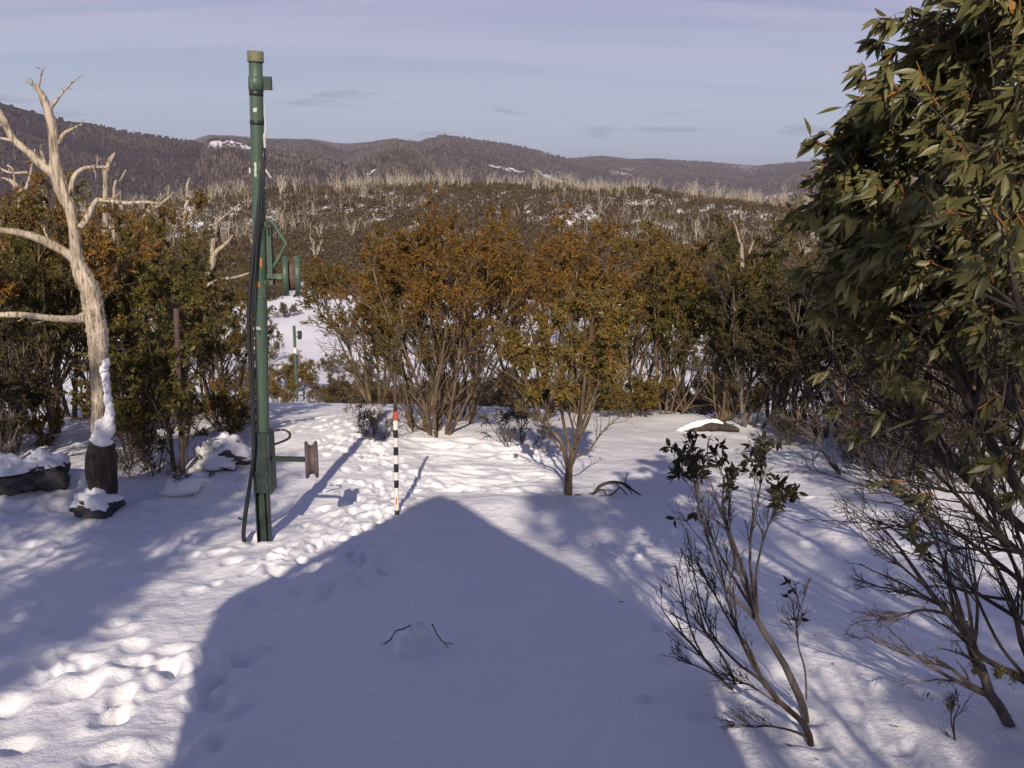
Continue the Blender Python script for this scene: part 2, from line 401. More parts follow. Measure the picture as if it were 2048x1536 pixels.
def hills_h(r, az):
    r = np.asarray(r, float); az = np.asarray(az, float)
    x = r*np.sin(np.radians(az)); y = r*np.cos(np.radians(az))
    z = np.interp(r, [380, 600, 1000, 2000, 12000], [-40, -75, -120, -150, -420])+fbm(x, y, 300, 3)*20
    tone = np.full(np.shape(z), .5)
    for D, A, E, sf, tn in LAYERS:
        hh = CZ+D*np.interp(az, A, E, left=E[0], right=E[-1])
        rough = fbm(x+D, y, 420, 4)*(.030*D)**.9*.28
        k = np.where(r < D, sf*(D-r), .30*(r-D))
        zk = hh-k+rough*sstep(0, 500, np.abs(D-r))+fbm(x, y+D, 60, 2)*.0006*D
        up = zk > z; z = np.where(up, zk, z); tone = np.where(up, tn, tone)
    return x, y, z, tone
def hill_hit(u, v):
    d = ray(u, v); az = math.degrees(math.atan2(d[0], d[1])); e = d[2]/math.hypot(d[0], d[1])
    r = np.geomspace(420, 9000, 2500); x, y, z, t = hills_h(r, np.full_like(r, az)); b = CZ+e*r < z
    k = int(np.argmax(b)) if b.any() else 2000
    return r[k], az
def build_hills():
    az = np.arange(-52, 52.01, .13); r = np.geomspace(380, 12000, 330)
    Az, Rr = np.meshgrid(az, r, indexing='ij'); x, y, z, tone = hills_h(Rr, Az)
    z = np.where(Rr < 400, z-30, z)
    snow = np.zeros_like(z)
    for u0, v0, su, rl, amt in [(1005, 337, 30, 26, 1.2), (1035, 341, 22, 22, 1.2), (1075, 342, 12, 18, .9), (1105, 357, 34, 60, .75), (1130, 350, 20, 50, .7), (882, 349, 9, 16, 1.1), (745, 343, 14, 40, .8),
                                (1256, 338, 16, 26, 1.0), (1240, 345, 40, 90, .55), (1490, 336, 60, 220, .5), (1560, 390, 60, 60, .62), (1600, 360, 70, 130, .5), (1400, 370, 90, 120, .42), (455, 287, 32, 150, 1.3), (490, 293, 18, 100, 1.2), (1090, 310, 60, 140, .42)]:
        rc, ac = hill_hit(u0, v0); sa = math.degrees(su/F)
        q = ((Az-ac)/sa)**2+((Rr-rc)/(rl*rc/1500))**2
        snow = np.maximum(snow, amt*np.exp(-q*.9))
    na, nr_ = z.shape; idx = np.arange(na*nr_).reshape(na, nr_)
    q = np.stack([idx[:-1, :-1], idx[:-1, 1:], idx[1:, 1:], idx[1:, :-1]], -1).reshape(-1, 4)
    m, t, b = mat('hill_slopes')
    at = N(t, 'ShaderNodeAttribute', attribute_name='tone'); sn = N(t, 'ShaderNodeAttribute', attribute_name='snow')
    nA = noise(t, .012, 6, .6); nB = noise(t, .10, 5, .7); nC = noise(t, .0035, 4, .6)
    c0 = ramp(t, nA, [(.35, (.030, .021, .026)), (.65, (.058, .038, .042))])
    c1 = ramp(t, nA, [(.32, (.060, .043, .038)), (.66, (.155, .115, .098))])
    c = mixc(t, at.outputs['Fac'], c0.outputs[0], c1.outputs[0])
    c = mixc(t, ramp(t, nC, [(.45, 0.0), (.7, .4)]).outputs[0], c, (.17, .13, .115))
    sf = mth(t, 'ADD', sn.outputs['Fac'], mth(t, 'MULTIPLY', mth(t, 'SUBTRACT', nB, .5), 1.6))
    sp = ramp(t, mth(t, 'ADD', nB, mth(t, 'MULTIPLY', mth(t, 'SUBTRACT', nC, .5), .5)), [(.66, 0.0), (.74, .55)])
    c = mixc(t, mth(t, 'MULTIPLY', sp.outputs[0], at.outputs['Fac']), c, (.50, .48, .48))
    c = mixc(t, ramp(t, sf, [(.50, 0.0), (.62, 1.0)]).outputs[0], c, (.80, .80, .82))
    t.links.new(c, b.inputs['Base Color']); b.inputs['Roughness'].default_value = .9; b.inputs['Specular IOR Level'].default_value = .05
    bump(t, b, nB, .8, 5.0)
    mb = MB(); mb.add(np.stack([x, y, z], -1), q); me = mb.mesh('hills', m)
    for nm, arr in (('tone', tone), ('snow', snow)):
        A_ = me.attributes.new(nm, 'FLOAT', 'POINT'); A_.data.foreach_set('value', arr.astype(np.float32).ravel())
    tag(link('hills', me), kind='structure')
    # the woodland on the hills: dark crowns and pale dead trunks, too many to count
    rg = np.random.default_rng(11); n = 130000
    rr = 430*(3800/430)**rg.random(n); aa = rg.uniform(-36, 36, n); x, y, z, tone = hills_h(rr, aa)
    dn = fbm(x, y, 140, 3); keep = (dn+rg.normal(0, .22, n) > -.15); x, y, z, rr, tone = x[keep], y[keep], z[keep], rr[keep], tone[keep]; n = len(x)
    mb = MB(); dead = rg.random(n) < np.where(tone < .2, .10, .42)
    hgt = np.where(dead, rg.uniform(4, 8, n), rg.uniform(2, 4.5, n)); w = np.where(dead, rg.uniform(.5, 1.0, n), rg.uniform(4, 9, n)); sc_ = .45+.55*sstep(500, 1200, rr); hgt = hgt*sc_; w = w*np.where(dead, .4+.6*sc_, sc_)
    for k in range(2):
        an = rg.uniform(0, np.pi, n) if k == 0 else an+1.57
        dx = np.cos(an)*w*.5; dy = np.sin(an)*w*.5; lx = rg.normal(0, .18, n)*hgt
        b1 = np.stack([x-dx, y-dy, z-1.5+hgt*.0], -1); b2 = np.stack([x+dx, y+dy, z-1.5], -1)
        t1 = np.stack([x-dx*.7+lx, y-dy*.7, z+hgt*rg.uniform(.6, 1, n)], -1); t2 = np.stack([x+dx*.7+lx, y+dy*.7, z+hgt*rg.uniform(.6, 1, n)], -1)
        V = np.stack([b1, b2, t2, t1], 1).reshape(-1, 3); Fq = np.arange(n*4).reshape(n, 4)
        sel = dead
        for flag, mi in ((True, 1), (False, 0)):
            s_ = dead == flag; vv = np.stack([b1, b2, t2, t1], 1)[s_].reshape(-1, 3)
            mb.add(vv, np.arange(len(vv)).reshape(-1, 4), mi, np.repeat(rg.random(int(s_.sum())), 1))
    wood = flat_mat('hill_scrub', (.080, .060, .054), .95, scale=.01, col2=(.042, .031, .033), bs=0)
    trunk = flat_mat('hill_dead_trunks', (.22, .18, .155), .95, scale=.03, col2=(.12, .095, .088), bs=0)
    o = link('hill_woodland', mb.mesh('hill_woodland', [wood, trunk], False))
    tag(o, 'brown scrub and pale dead trunks covering the distant hills', 'woodland', kind='stuff')
build_hills()

# ------------------------------------------------------------------ growing trees
def interp_pts(Pt, t):          # Pt (B,n,3), t (B,k) in 0..1 -> pos, tangent
    B, n, _ = Pt.shape; f = t*(n-1); i = np.clip(f.astype(int), 0, n-2); w = (f-i)[..., None]
    b = np.arange(B)[:, None]; p0 = Pt[b, i]; p1 = Pt[b, i+1]
    return p0*(1-w)+p1*w, nrm(p1-p0)
def walk(rg, p0, d0, L, m, wig, up, lean=None):
    B = len(p0); pts = np.empty((B, m, 3)); pts[:, 0] = p0; d = nrm(d0); st = (L/(m-1))[:, None]
    for i in range(1, m):
        pts[:, i] = pts[:, i-1]+d*st
        d = d+rg.normal(0, wig, (B, 3)); d[:, 2] += up
        if lean is not None: d = d+lean
        d = nrm(d)
    return pts
def level(rg, Pt, Rd, k, t0, t1, ang, lenf, m, up, wig, rf=.6, lmin=0.0, lmax=9.0, lean=None, bias=None):
    B = len(Pt); t = np.sort(rg.uniform(t0, t1, (B, k)), 1)
    pos, T = interp_pts(Pt, t); n = Pt.shape[1]
    rad = np.stack([np.interp(t[b], np.linspace(0, 1, n), Rd[b]) for b in range(B)]) if B else t
    pl = np.linalg.norm(np.diff(Pt, axis=1), axis=2).sum(1)[:, None]
    L = np.clip(pl*rg.uniform(lenf[0], lenf[1], (B, k))*(1.15-.55*t), lmin, lmax)
    pos = pos.reshape(-1, 3); T = T.reshape(-1, 3); L = L.ravel(); rad = rad.ravel()
    rnd = rg.normal(0, 1, T.shape)
    if bias is not None: rnd = rnd+np.asarray(bias)
    perp = nrm(rnd-(rnd*T).sum(1, keepdims=True)*T); an = np.radians(rg.uniform(ang[0], ang[1], len(T)))[:, None]
    d = np.cos(an)*T+np.sin(an)*perp; d[:, 2] += up
    pts = walk(rg, pos, d, L, m, wig, up*.4, lean)
    r0 = rad*rf
    return pts, r0[:, None]*np.linspace(1, .38, m)[None]
def add_foliage(mb, rg, tw, per, Ln, Wr, mat_=0, keep=None, fine=False, droop=.35, cl=None, outw=.55, tmin=.15, hang=None, sprd=.55):
    B = len(tw)
    if keep is not None: tw = tw[keep]; B = len(tw)
    if B == 0: return
    t = rg.uniform(tmin, 1.0, (B, per)); pos, T = interp_pts(tw, t)
    pos = pos.reshape(-1, 3); T = T.reshape(-1, 3); n = len(pos)
    d = nrm(T*outw+rg.normal(0, sprd, (n, 3))+np.array([0, 0, -droop])+(0 if hang is None else np.asarray(hang)))
    nr_ = rg.normal(0, .6, (n, 3))+(np.array([0, -.95, .55]) if fine else np.array([0, -.5, .6]))
    L = rg.uniform(.50, 1.18, n)*Ln; c = np.repeat(rg.random(B), per)*.6+rg.random(n)*.4
    if cl is not None: c = np.clip(c+cl, 0, 1)
    mb.leaves(pos, d, nr_, L, L*rg.uniform(.8, 1.2, n)*Wr, mat_, c, fine, rg)

def gum_meshes(seed, H=5.0, nst=7, spread=24, crown=.42, leaf=.070, per=32, k=(7, 6, 5), lm='olive', bark=BARK, sides=(7, 5, 4, 3), r0=.044, low=0.0, bend=.10, shoots=.12, twig=(.22, .55), wig=.12, a1=(16, 42), bs=.30, under=True, bl=(.26, .50)):
    rg = np.random.default_rng(seed)
    az = np.arange(nst)*2*np.pi/nst+rg.uniform(-.5, .5, nst); ti = np.radians(rg.uniform(.25, 1.15, nst)*spread)
    b0 = np.stack([np.cos(az)*.12*rg.random(nst), np.sin(az)*.12*rg.random(nst), np.full(nst, -.35)], 1)
    d0 = np.stack([np.sin(ti)*np.cos(az), np.sin(ti)*np.sin(az), np.cos(ti)], 1)
    L = H*rg.uniform(.66, .92, nst)
    S = walk(rg, b0, d0, L, 9, wig*.7, bend); RS = r0*rg.uniform(.7, 1.15, nst)[:, None]*np.linspace(1.1, .35, 9)[None]
    b1, r1 = level(rg, S, RS, k[0], bs, .98, a1, bl, 6, .10, wig, .62)
    b2, r2 = level(rg, b1, r1, k[1], .25, 1.0, (18, 48), (.35, .6), 5, .08, wig*1.3, .62)
    b3, r3 = level(rg, b2, r2, k[2], .2, 1.0, (20, 55), (.3, .6), 4, .05, wig*1.6, .65, twig[0], twig[1])
    tr = MB(); tr.tubes(S, RS, sides[0]); tr.tubes(b1, r1, sides[1]); tr.tubes(b2, np.maximum(r2, .006), sides[2]); tr.tubes(b3, np.maximum(r3, .0035), sides[3])
    u1, q1 = level(rg, S, RS, 6, .10, .60, (14, 40), (.16, .34), 6, .08, wig, .40)
    u2, q2 = level(rg, u1, q1, 5, .2, 1.0, (18, 45), (.35, .6), 5, .05, wig*1.4, .6)
    if under: tr.tubes(u1, np.maximum(q1, .005), 4); tr.tubes(u2, np.maximum(q2, .003), 3)
    cr = MB(); z = b3[:, -1, 2]/H
    keep = rg.random(len(z)) < sstep(crown-.16, crown+.10, z)*(1-low)+low
    cl = None
    add_foliage(cr, rg, b3, per, leaf, .34, 0, keep)
    kk = keep & (rg.random(len(z)) < shoots)
    ex = b3[kk]
    if len(ex): cr.tubes(ex+rg.normal(0, .02, (len(ex), 1, 3)), np.broadcast_to(np.linspace(.006, .003, ex.shape[1])[None], ex.shape[:2]), 3, 1)
    zt = np.concatenate(cr.v)[:, 2]
    return tr.mesh('trunk', bark), cr.mesh('crown', [LEAF[lm], SHOOT]), float(np.percentile(zt, 98.5))
def place(meshes, name, base, scale, rotz, label, cat='tree', group=None, sink=.06):
    e = empty(name, (base[0], base[1], base[2]-sink), label, cat, group, rotz, scale)
    link('trunk', meshes[0], e); link('crown', meshes[1], e)
    return e

PROTO = {
 'oliveA': gum_meshes(1, lm='olive', spread=30, crown=.50), 'rustA': gum_meshes(2, lm='rust', nst=8, spread=31, crown=.58), 'rustB': gum_meshes(3, lm='rust', nst=7, crown=.62, spread=36),
 'oliveB': gum_meshes(4, lm='olive', nst=7, crown=.50, spread=34), 'greenA': gum_meshes(5, lm='green', nst=6, crown=.45, spread=30),
 'greenB': gum_meshes(6, lm='green', nst=7, crown=.38, spread=28, low=.10), 'darkA': gum_meshes(7, lm='dark', nst=8, crown=.30, spread=32, low=.12, bark=BARKGY),
 'darkB': gum_meshes(8, lm='dark', nst=9, crown=.45, spread=38, bark=BARKGY),
 'bushA': gum_meshes(9, H=2.2, lm='olive', nst=9, crown=.15, spread=55, low=.5, leaf=.10, per=14, r0=.03, k=(5, 4, 4)),
 'bushB': gum_meshes(10, H=2.2, lm='heath', nst=10, crown=.3, spread=60, low=.2, leaf=.11, per=12, r0=.03, k=(5, 4, 4), bark=BARKGY),
 'twigA': gum_meshes(12, H=1.6, lm='dark', nst=8, crown=.5, spread=55, low=.05, leaf=.09, per=4, r0=.018, k=(5, 4, 3), bark=BARKGY, wig=.2),
 'sap': gum_meshes(13, H=2.6, lm='green', nst=4, crown=.30, spread=22, leaf=.10, per=13, r0=.03, k=(6, 5, 3), shoots=.3),
}
_rz = random.Random(5)
def tree(proto, u, v, vt, label, Y=None, name='snow_gum', cat='tree', group=None, hs=1.0):
    b = G(u, v) if Y is None else on_ground(u, v, Y)
    top = P(u, vt, b[1])[2]; Hh = PROTO[proto][2]-.06
    return place(PROTO[proto], name, b, max(.2, (top-b[2])/Hh)*hs, _rz.uniform(0, 6.28), label, cat, group)

# central clump on the crest
tree('rustA', 880, 866, 455, 'rust brown multi stemmed snow gum with bent pale trunks right of the striped pole')
tree('rustB', 926, 842, 425, 'tallest rust olive snow gum in the middle of the crest clump')
tree('oliveB', 838, 858, 560, 'leaning snow gum stems directly behind the striped snow pole')
tree('oliveA', 752, 822, 470, 'olive snow gum at the left end of the crest clump', Y=24)
tree('rustA', 1075, 838, 440, 'rusty snow gum behind the lone forked sapling')
tree('rustB', 1165, 822, 455, 'orange tinged snow gum right behind the forked sapling', Y=24.5)
tree('oliveA', 1265, 815, 470, 'olive snow gum with reddish horizontal twigs right of the sapling', Y=25)
# right-hand grove
tree('greenA', 1335, 828, 520, 'slender two trunked gum at the left end of the right grove')
tree('oliveB', 1385, 820, 465, 'rounded olive gum behind the slender two trunked one', Y=25)
tree('greenA', 1445, 842, 455, 'green gum standing behind the snow capped log')
tree('darkA', 1500, 852, 560, 'shadowy gum with a trunk leaning left beside the snow capped log')
tree('greenB', 1545, 838, 432, 'tall green gum rising above the grove left of the big foreground crown', Y=24)
tree('darkB', 1590, 866, 540, 'dark twiggy gum in the deep shade of the right grove')
tree('darkA', 1650, 874, 520, 'dark gum with two upright pale trunk bases in the right grove')
tree('greenB', 1700, 862, 470, 'green gum behind the foreground crown', Y=22)
tree('darkB', 1735, 905, 560, 'dark multi stemmed gum under the big foreground crown')
tree('darkA', 1800, 880, 520, 'dense dark gum behind the bare lower branches', Y=20)
tree('darkB', 1850, 935, 600, 'gum with yellowish trunk base under the foreground branches')
tree('oliveB', 1900, 880, 500, 'olive gum deep in the right grove near the frame edge', Y=19)
tree('darkA', 1965, 950, 620, 'dark gum leaning left near the right edge of the grove')
tree('oliveA', 2040, 930, 560, 'olive gum cut by the right edge behind the near branches', Y=15)
tree('darkB', 2110, 980, 640, 'dark gum beyond the right edge of the grove', Y=13)
tree('bushA', 1270, 832, 745, 'low dark green bush at the foot of the slender gum', name='bush', cat='bush')
# left-hand thicket
tree('oliveA', 40, 872, 385, 'olive gum at the left edge behind the dead tree')
tree('greenB', 105, 868, 420, 'green gum right behind the dead tree limbs')
tree('rustB', 150, 850, 372, 'rusty crowned gum left of the dead tree trunk', Y=20)
tree('greenB', 255, 862, 395, 'tall dark gum just right of the dead tree trunk')
tree('oliveA', 320, 850, 405, 'olive gum behind the brown marker post', Y=21)
tree('greenA', 425, 840, 470, 'green gum close to the left side of the pylon', Y=20)
tree('oliveB', 455, 835, 560, 'low olive gum directly left of the pylon', Y=19)
tree('rustB', -60, 880, 380, 'brown gum at the far left edge', Y=15)
tree('darkA', -20, 900, 600, 'dark shaded gum low at the left edge', Y=13)
tree('sap', 345, 935, 640, 'leafy green sapling wrapped around the brown marker post', name='sapling')
tree('sap', 275, 925, 700, 'dark leafy sapling between dead tree and marker post', name='sapling')
tree('twigA', 300, 945, 840, 'bare dark twiggy shrub at the foot of the marker post', name='shrub', cat='shrub')
tree('bushA', 20, 905, 800, 'dark low bush above the left boulder', name='bush', cat='bush')
tree('bushA', 450, 862, 770, 'small bush in front of the crest left of the pylon', name='bush', cat='bush', Y=18)
# low shrubs
tree('twigA', 745, 876, 800, 'sparse leafy shrub left of the striped pole', name='shrub', cat='shrub')
tree('twigA', 1040, 885, 790, 'bare spreading shrub left behind the forked sapling', name='shrub', cat='shrub')
tree('twigA', 1570, 890, 820, 'fallen looking twiggy shrub in front of the right grove', name='shrub', cat='shrub')
tree('twigA', 1700, 925, 850, 'tiny twig shrub in the snow right of the log', name='shrub', cat='shrub')
tree('twigA', 1790, 945, 700, 'tall leafless thicket shrub under the big crown', name='shrub', cat='shrub')
tree('twigA', 1890, 965, 690, 'bare many stemmed shrub between grove and foreground branches', name='shrub', cat='shrub')
tree('bushA', 590, 835, 718, 'domed bush at the foot of the far small pylon', Y=68, name='bush', cat='bush')

# hedge of shrubs just below the crest, then shrubs down the slope and across the valley
rg = random.Random(21)
for i in range(46):
    u_ = 560+i*21+rg.uniform(-10, 10); Y_ = rg.uniform(30, 46)
    if 555 < u_ < 650: continue
    b = on_ground(u_, 800, Y_); pr = 'bushB' if rg.random() < .6 else 'bushA'
    s_ = rg.uniform(.55, 1.0)
    place(PROTO[pr], 'shrub', b, s_, rg.uniform(0, 6.28), 'low brown shrub in the hedge just below the snow crest', 'shrub', 'shrubs just below the crest')
n_ = 0
for i in range(900):
    if n_ >= 150: break
    Y_ = rg.uniform(55, 205); u_ = rg.uniform(150, 1750); b = on_ground(u_, 700, Y_)
    cx_ = -.25*Y_+1.5*math.sin(Y_*.05)
    if abs(b[0]-cx_) < 3.2 and Y_ < 150: continue
    if Y_ < 150 and 640 < u_ < 1420 and rg.random() < .72: continue
    n_ += 1
    place(PROTO['bushB' if rg.random() < .7 else 'oliveB'], 'shrub', b, rg.uniform(.5, 1.15), rg.uniform(0, 6.28), 'brown snow gum shrub scattered over the snowy valley slope', 'shrub', 'shrubs on the valley slope')

for u_, Y_, s_ in [(560, 70, .62), (545, 88, .7), (572, 118, .7), (650, 62, .5), (668, 82, .6), (695, 100, .62), (640, 128, .7), (612, 168, .8), (582, 152, .8), (705, 58, .45), (725, 78, .6), (680, 140, .75), (628, 150, .8), (660, 160, .8), (600, 185, .8), (565, 180, .8), (640, 185, .9), (690, 175, .9), (720, 120, .7)]:
    place(PROTO['bushB' if Y_ % 4 else 'oliveB'], 'shrub', on_ground(u_, 700, Y_), s_*(1.9 if Y_ % 4 else .85), u_*1.0, 'brown snow gum shrub scattered over the snowy valley slope', 'shrub', 'shrubs on the valley slope')
# heath on the far slope: ground cover
def heath():
    rg = np.random.default_rng(31); n = 30000
    Y = rg.uniform(140, 352, n); az = rg.uniform(-36, 36, n); x = Y*np.sin(np.radians(az)); y = Y*np.cos(np.radians(az))
    dn = fbm(x, y, 34, 3)+fbm(x+40, y, 9, 2)*.4; keep = dn+sstep(150, 205, Y)*.74 > -.02
    az_run = np.degrees(np.arctan2(-.25, 1)); keep &= ~((np.abs(az-az_run) < 1.4) & (Y < 165))
    x, y = x[keep], y[keep]; n = len(x); z = h(x, y); w = rg.uniform(1.0, 2.3, n); ht = rg.uniform(1.0, 2.4, n)
    k = 34; a = rg.uniform(0, 2*np.pi, (n, k)); rr = np.sqrt(rg.random((n, k))); zz = rg.random((n, k))**.7*np.sqrt(np.maximum(1-rr**2, .05))
    pos = np.stack([x[:, None]+np.cos(a)*rr*w[:, None], y[:, None]+np.sin(a)*rr*w[:, None], z[:, None]+zz*ht[:, None]], -1).reshape(-1, 3)
    m = len(pos); d = rg.normal(0, 1, (m, 3))+[0, 0, .6]; L = rg.uniform(.35, .8, m)
    mb = MB(); mb.leaves(pos, d, rg.normal(0, 1, (m, 3))+[0, -.3, .5], L, L*.55, 0, np.repeat(rg.random(n), k)*.7+rg.random(m)*.3)
    tag(link('heath', mb.mesh('heath', LEAF['heath'], False)), 'brown heath scrub covering the far slope', 'heath', kind='stuff')
heath()

# dead burnt snow gums standing on the far ridge
def dead_mesh(seed, H=6.0, nst=4, spread=16, far=True):
    rg = np.random.default_rng(seed); az = rg.uniform(0, 6.28, nst); ti = np.radians(rg.uniform(2, spread, nst))
    b0 = np.stack([rg.normal(0, .25, nst), rg.normal(0, .25, nst), np.full(nst, -.4)], 1)
    d0 = np.stack([np.sin(ti)*np.cos(az), np.sin(ti)*np.sin(az), np.cos(ti)], 1); L = H*rg.uniform(.6, 1.0, nst)
    S = walk(rg, b0, d0, L, 7, .09, .04); RS = rg.uniform(.10, .17, nst)[:, None]*np.linspace(1, .3, 7)[None]
    b1, r1 = level(rg, S, RS, 3, .35, .9, (18, 48), (.2, .5), 5, .16, .12, .6)
    b2, r2 = level(rg, b1, r1, 2, .3, .9, (20, 50), (.3, .6), 4, .1, .15, .6)
    m = MB(); m.tubes(S, RS, 5); m.tubes(b1, np.maximum(r1, .035), 4); m.tubes(b2, np.maximum(r2, .025), 3)
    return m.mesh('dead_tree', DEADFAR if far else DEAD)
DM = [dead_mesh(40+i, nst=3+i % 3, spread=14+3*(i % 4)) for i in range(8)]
rg = random.Random(77); cnt = 0
while cnt < 280:
    q = rg.random(); Y_ = rg.uniform(318, 352) if q < .62 else rg.uniform(205, 335)
    az_ = rg.uniform(-33, 27); x_ = Y_*math.sin(R(az_)); y_ = Y_*math.cos(R(az_))
    if float(fbm(np.array([x_]), np.array([y_+300]), 26, 2)[0])+rg.gauss(0, .15) < (-.22 if q < .62 else .02): continue
    o = link('dead_tree', DM[rg.randrange(8)], None, (x_, y_, hz(x_, y_)-.1)); s_ = rg.uniform(.8, 1.45)
    o.scale = (s_, s_, s_*rg.uniform(.8, 1.1)); o.rotation_euler = (R(rg.gauss(0, 4)), R(rg.gauss(0, 5)), rg.uniform(0, 6.28))
    tag(o, 'pale leafless burnt snow gum standing on the far heath ridge', 'dead tree', 'dead trees on the far ridge'); cnt += 1

# the many more dead stems between them that nobody could count
def dead_mass():
    rr = np.random.default_rng(78); m = MB(); n = 5200
    Y = np.where(rr.random(n) < .6, rr.uniform(318, 356, n), rr.uniform(215, 330, n)); az = rr.uniform(-34, 28, n)
    x = Y*np.sin(np.radians(az)); y = Y*np.cos(np.radians(az)); k = fbm(x, y+300, 26, 2)+rr.normal(0, .12, n) > 0; x, y = x[k], y[k]; n = len(x)
    b = np.stack([x, y, h(x, y)-.3], -1); d = np.stack([rr.normal(0, .22, n), rr.normal(0, .2, n), np.ones(n)], -1)
    S = walk(rr, b, d, rr.uniform(2.4, 6.4, n), 5, .10, .03); m.tubes(S, rr.uniform(.05, .11, n)[:, None]*np.linspace(1, .35, 5)[None], 3)
    b1, r1 = level(rr, S, np.full((n, 5), .07), 1, .4, .8, (20, 45), (.3, .6), 4, .1, .12, .7); m.tubes(b1, r1, 3)
    tag(link('dead_scrub', m.mesh('dead_scrub', DEADFAR)), 'thicket of thin grey dead stems along the far ridge', 'dead scrub', kind='stuff')
dead_mass()

# ------------------------------------------------------------------ traced limbs (dead tree, snags, foreground shrubs)
def traced(pts, Y, n=None):      # (u, v, width px, depth offset)
    q = np.array([[*P(p[0], p[1], Y+(p[3] if len(p) > 3 else 0)), p[2]*.5/F*1.03*(Y+(p[3] if len(p) > 3 else 0))] for p in pts])
    n = n or max(6, 4*len(pts)); c = catmull(q, n); return c[:, :3], np.maximum(c[:, 3], .003)
def rough_tube(mb, pts, rad, sides, rg, amp=.10):
    k = mb.n; mb.tubes(pts, rad, sides, 0, .5, True)
    V = mb.v[-1].reshape(len(pts), sides, 3); c = pts[:, None]
    g = 1+rg.normal(0, amp*.5, (len(pts), sides))+amp*np.sin(np.arange(sides)*2.1+rg.uniform(0, 6))[None]
    mb.v[-1] = (c+(V-c)*g[..., None]).reshape(-1, 3)
def own(root, name, me):         # child mesh given in world coordinates
    o = link(name, me, root); o.matrix_parent_inverse = Matrix.Translation(root.location).inverted(); return o

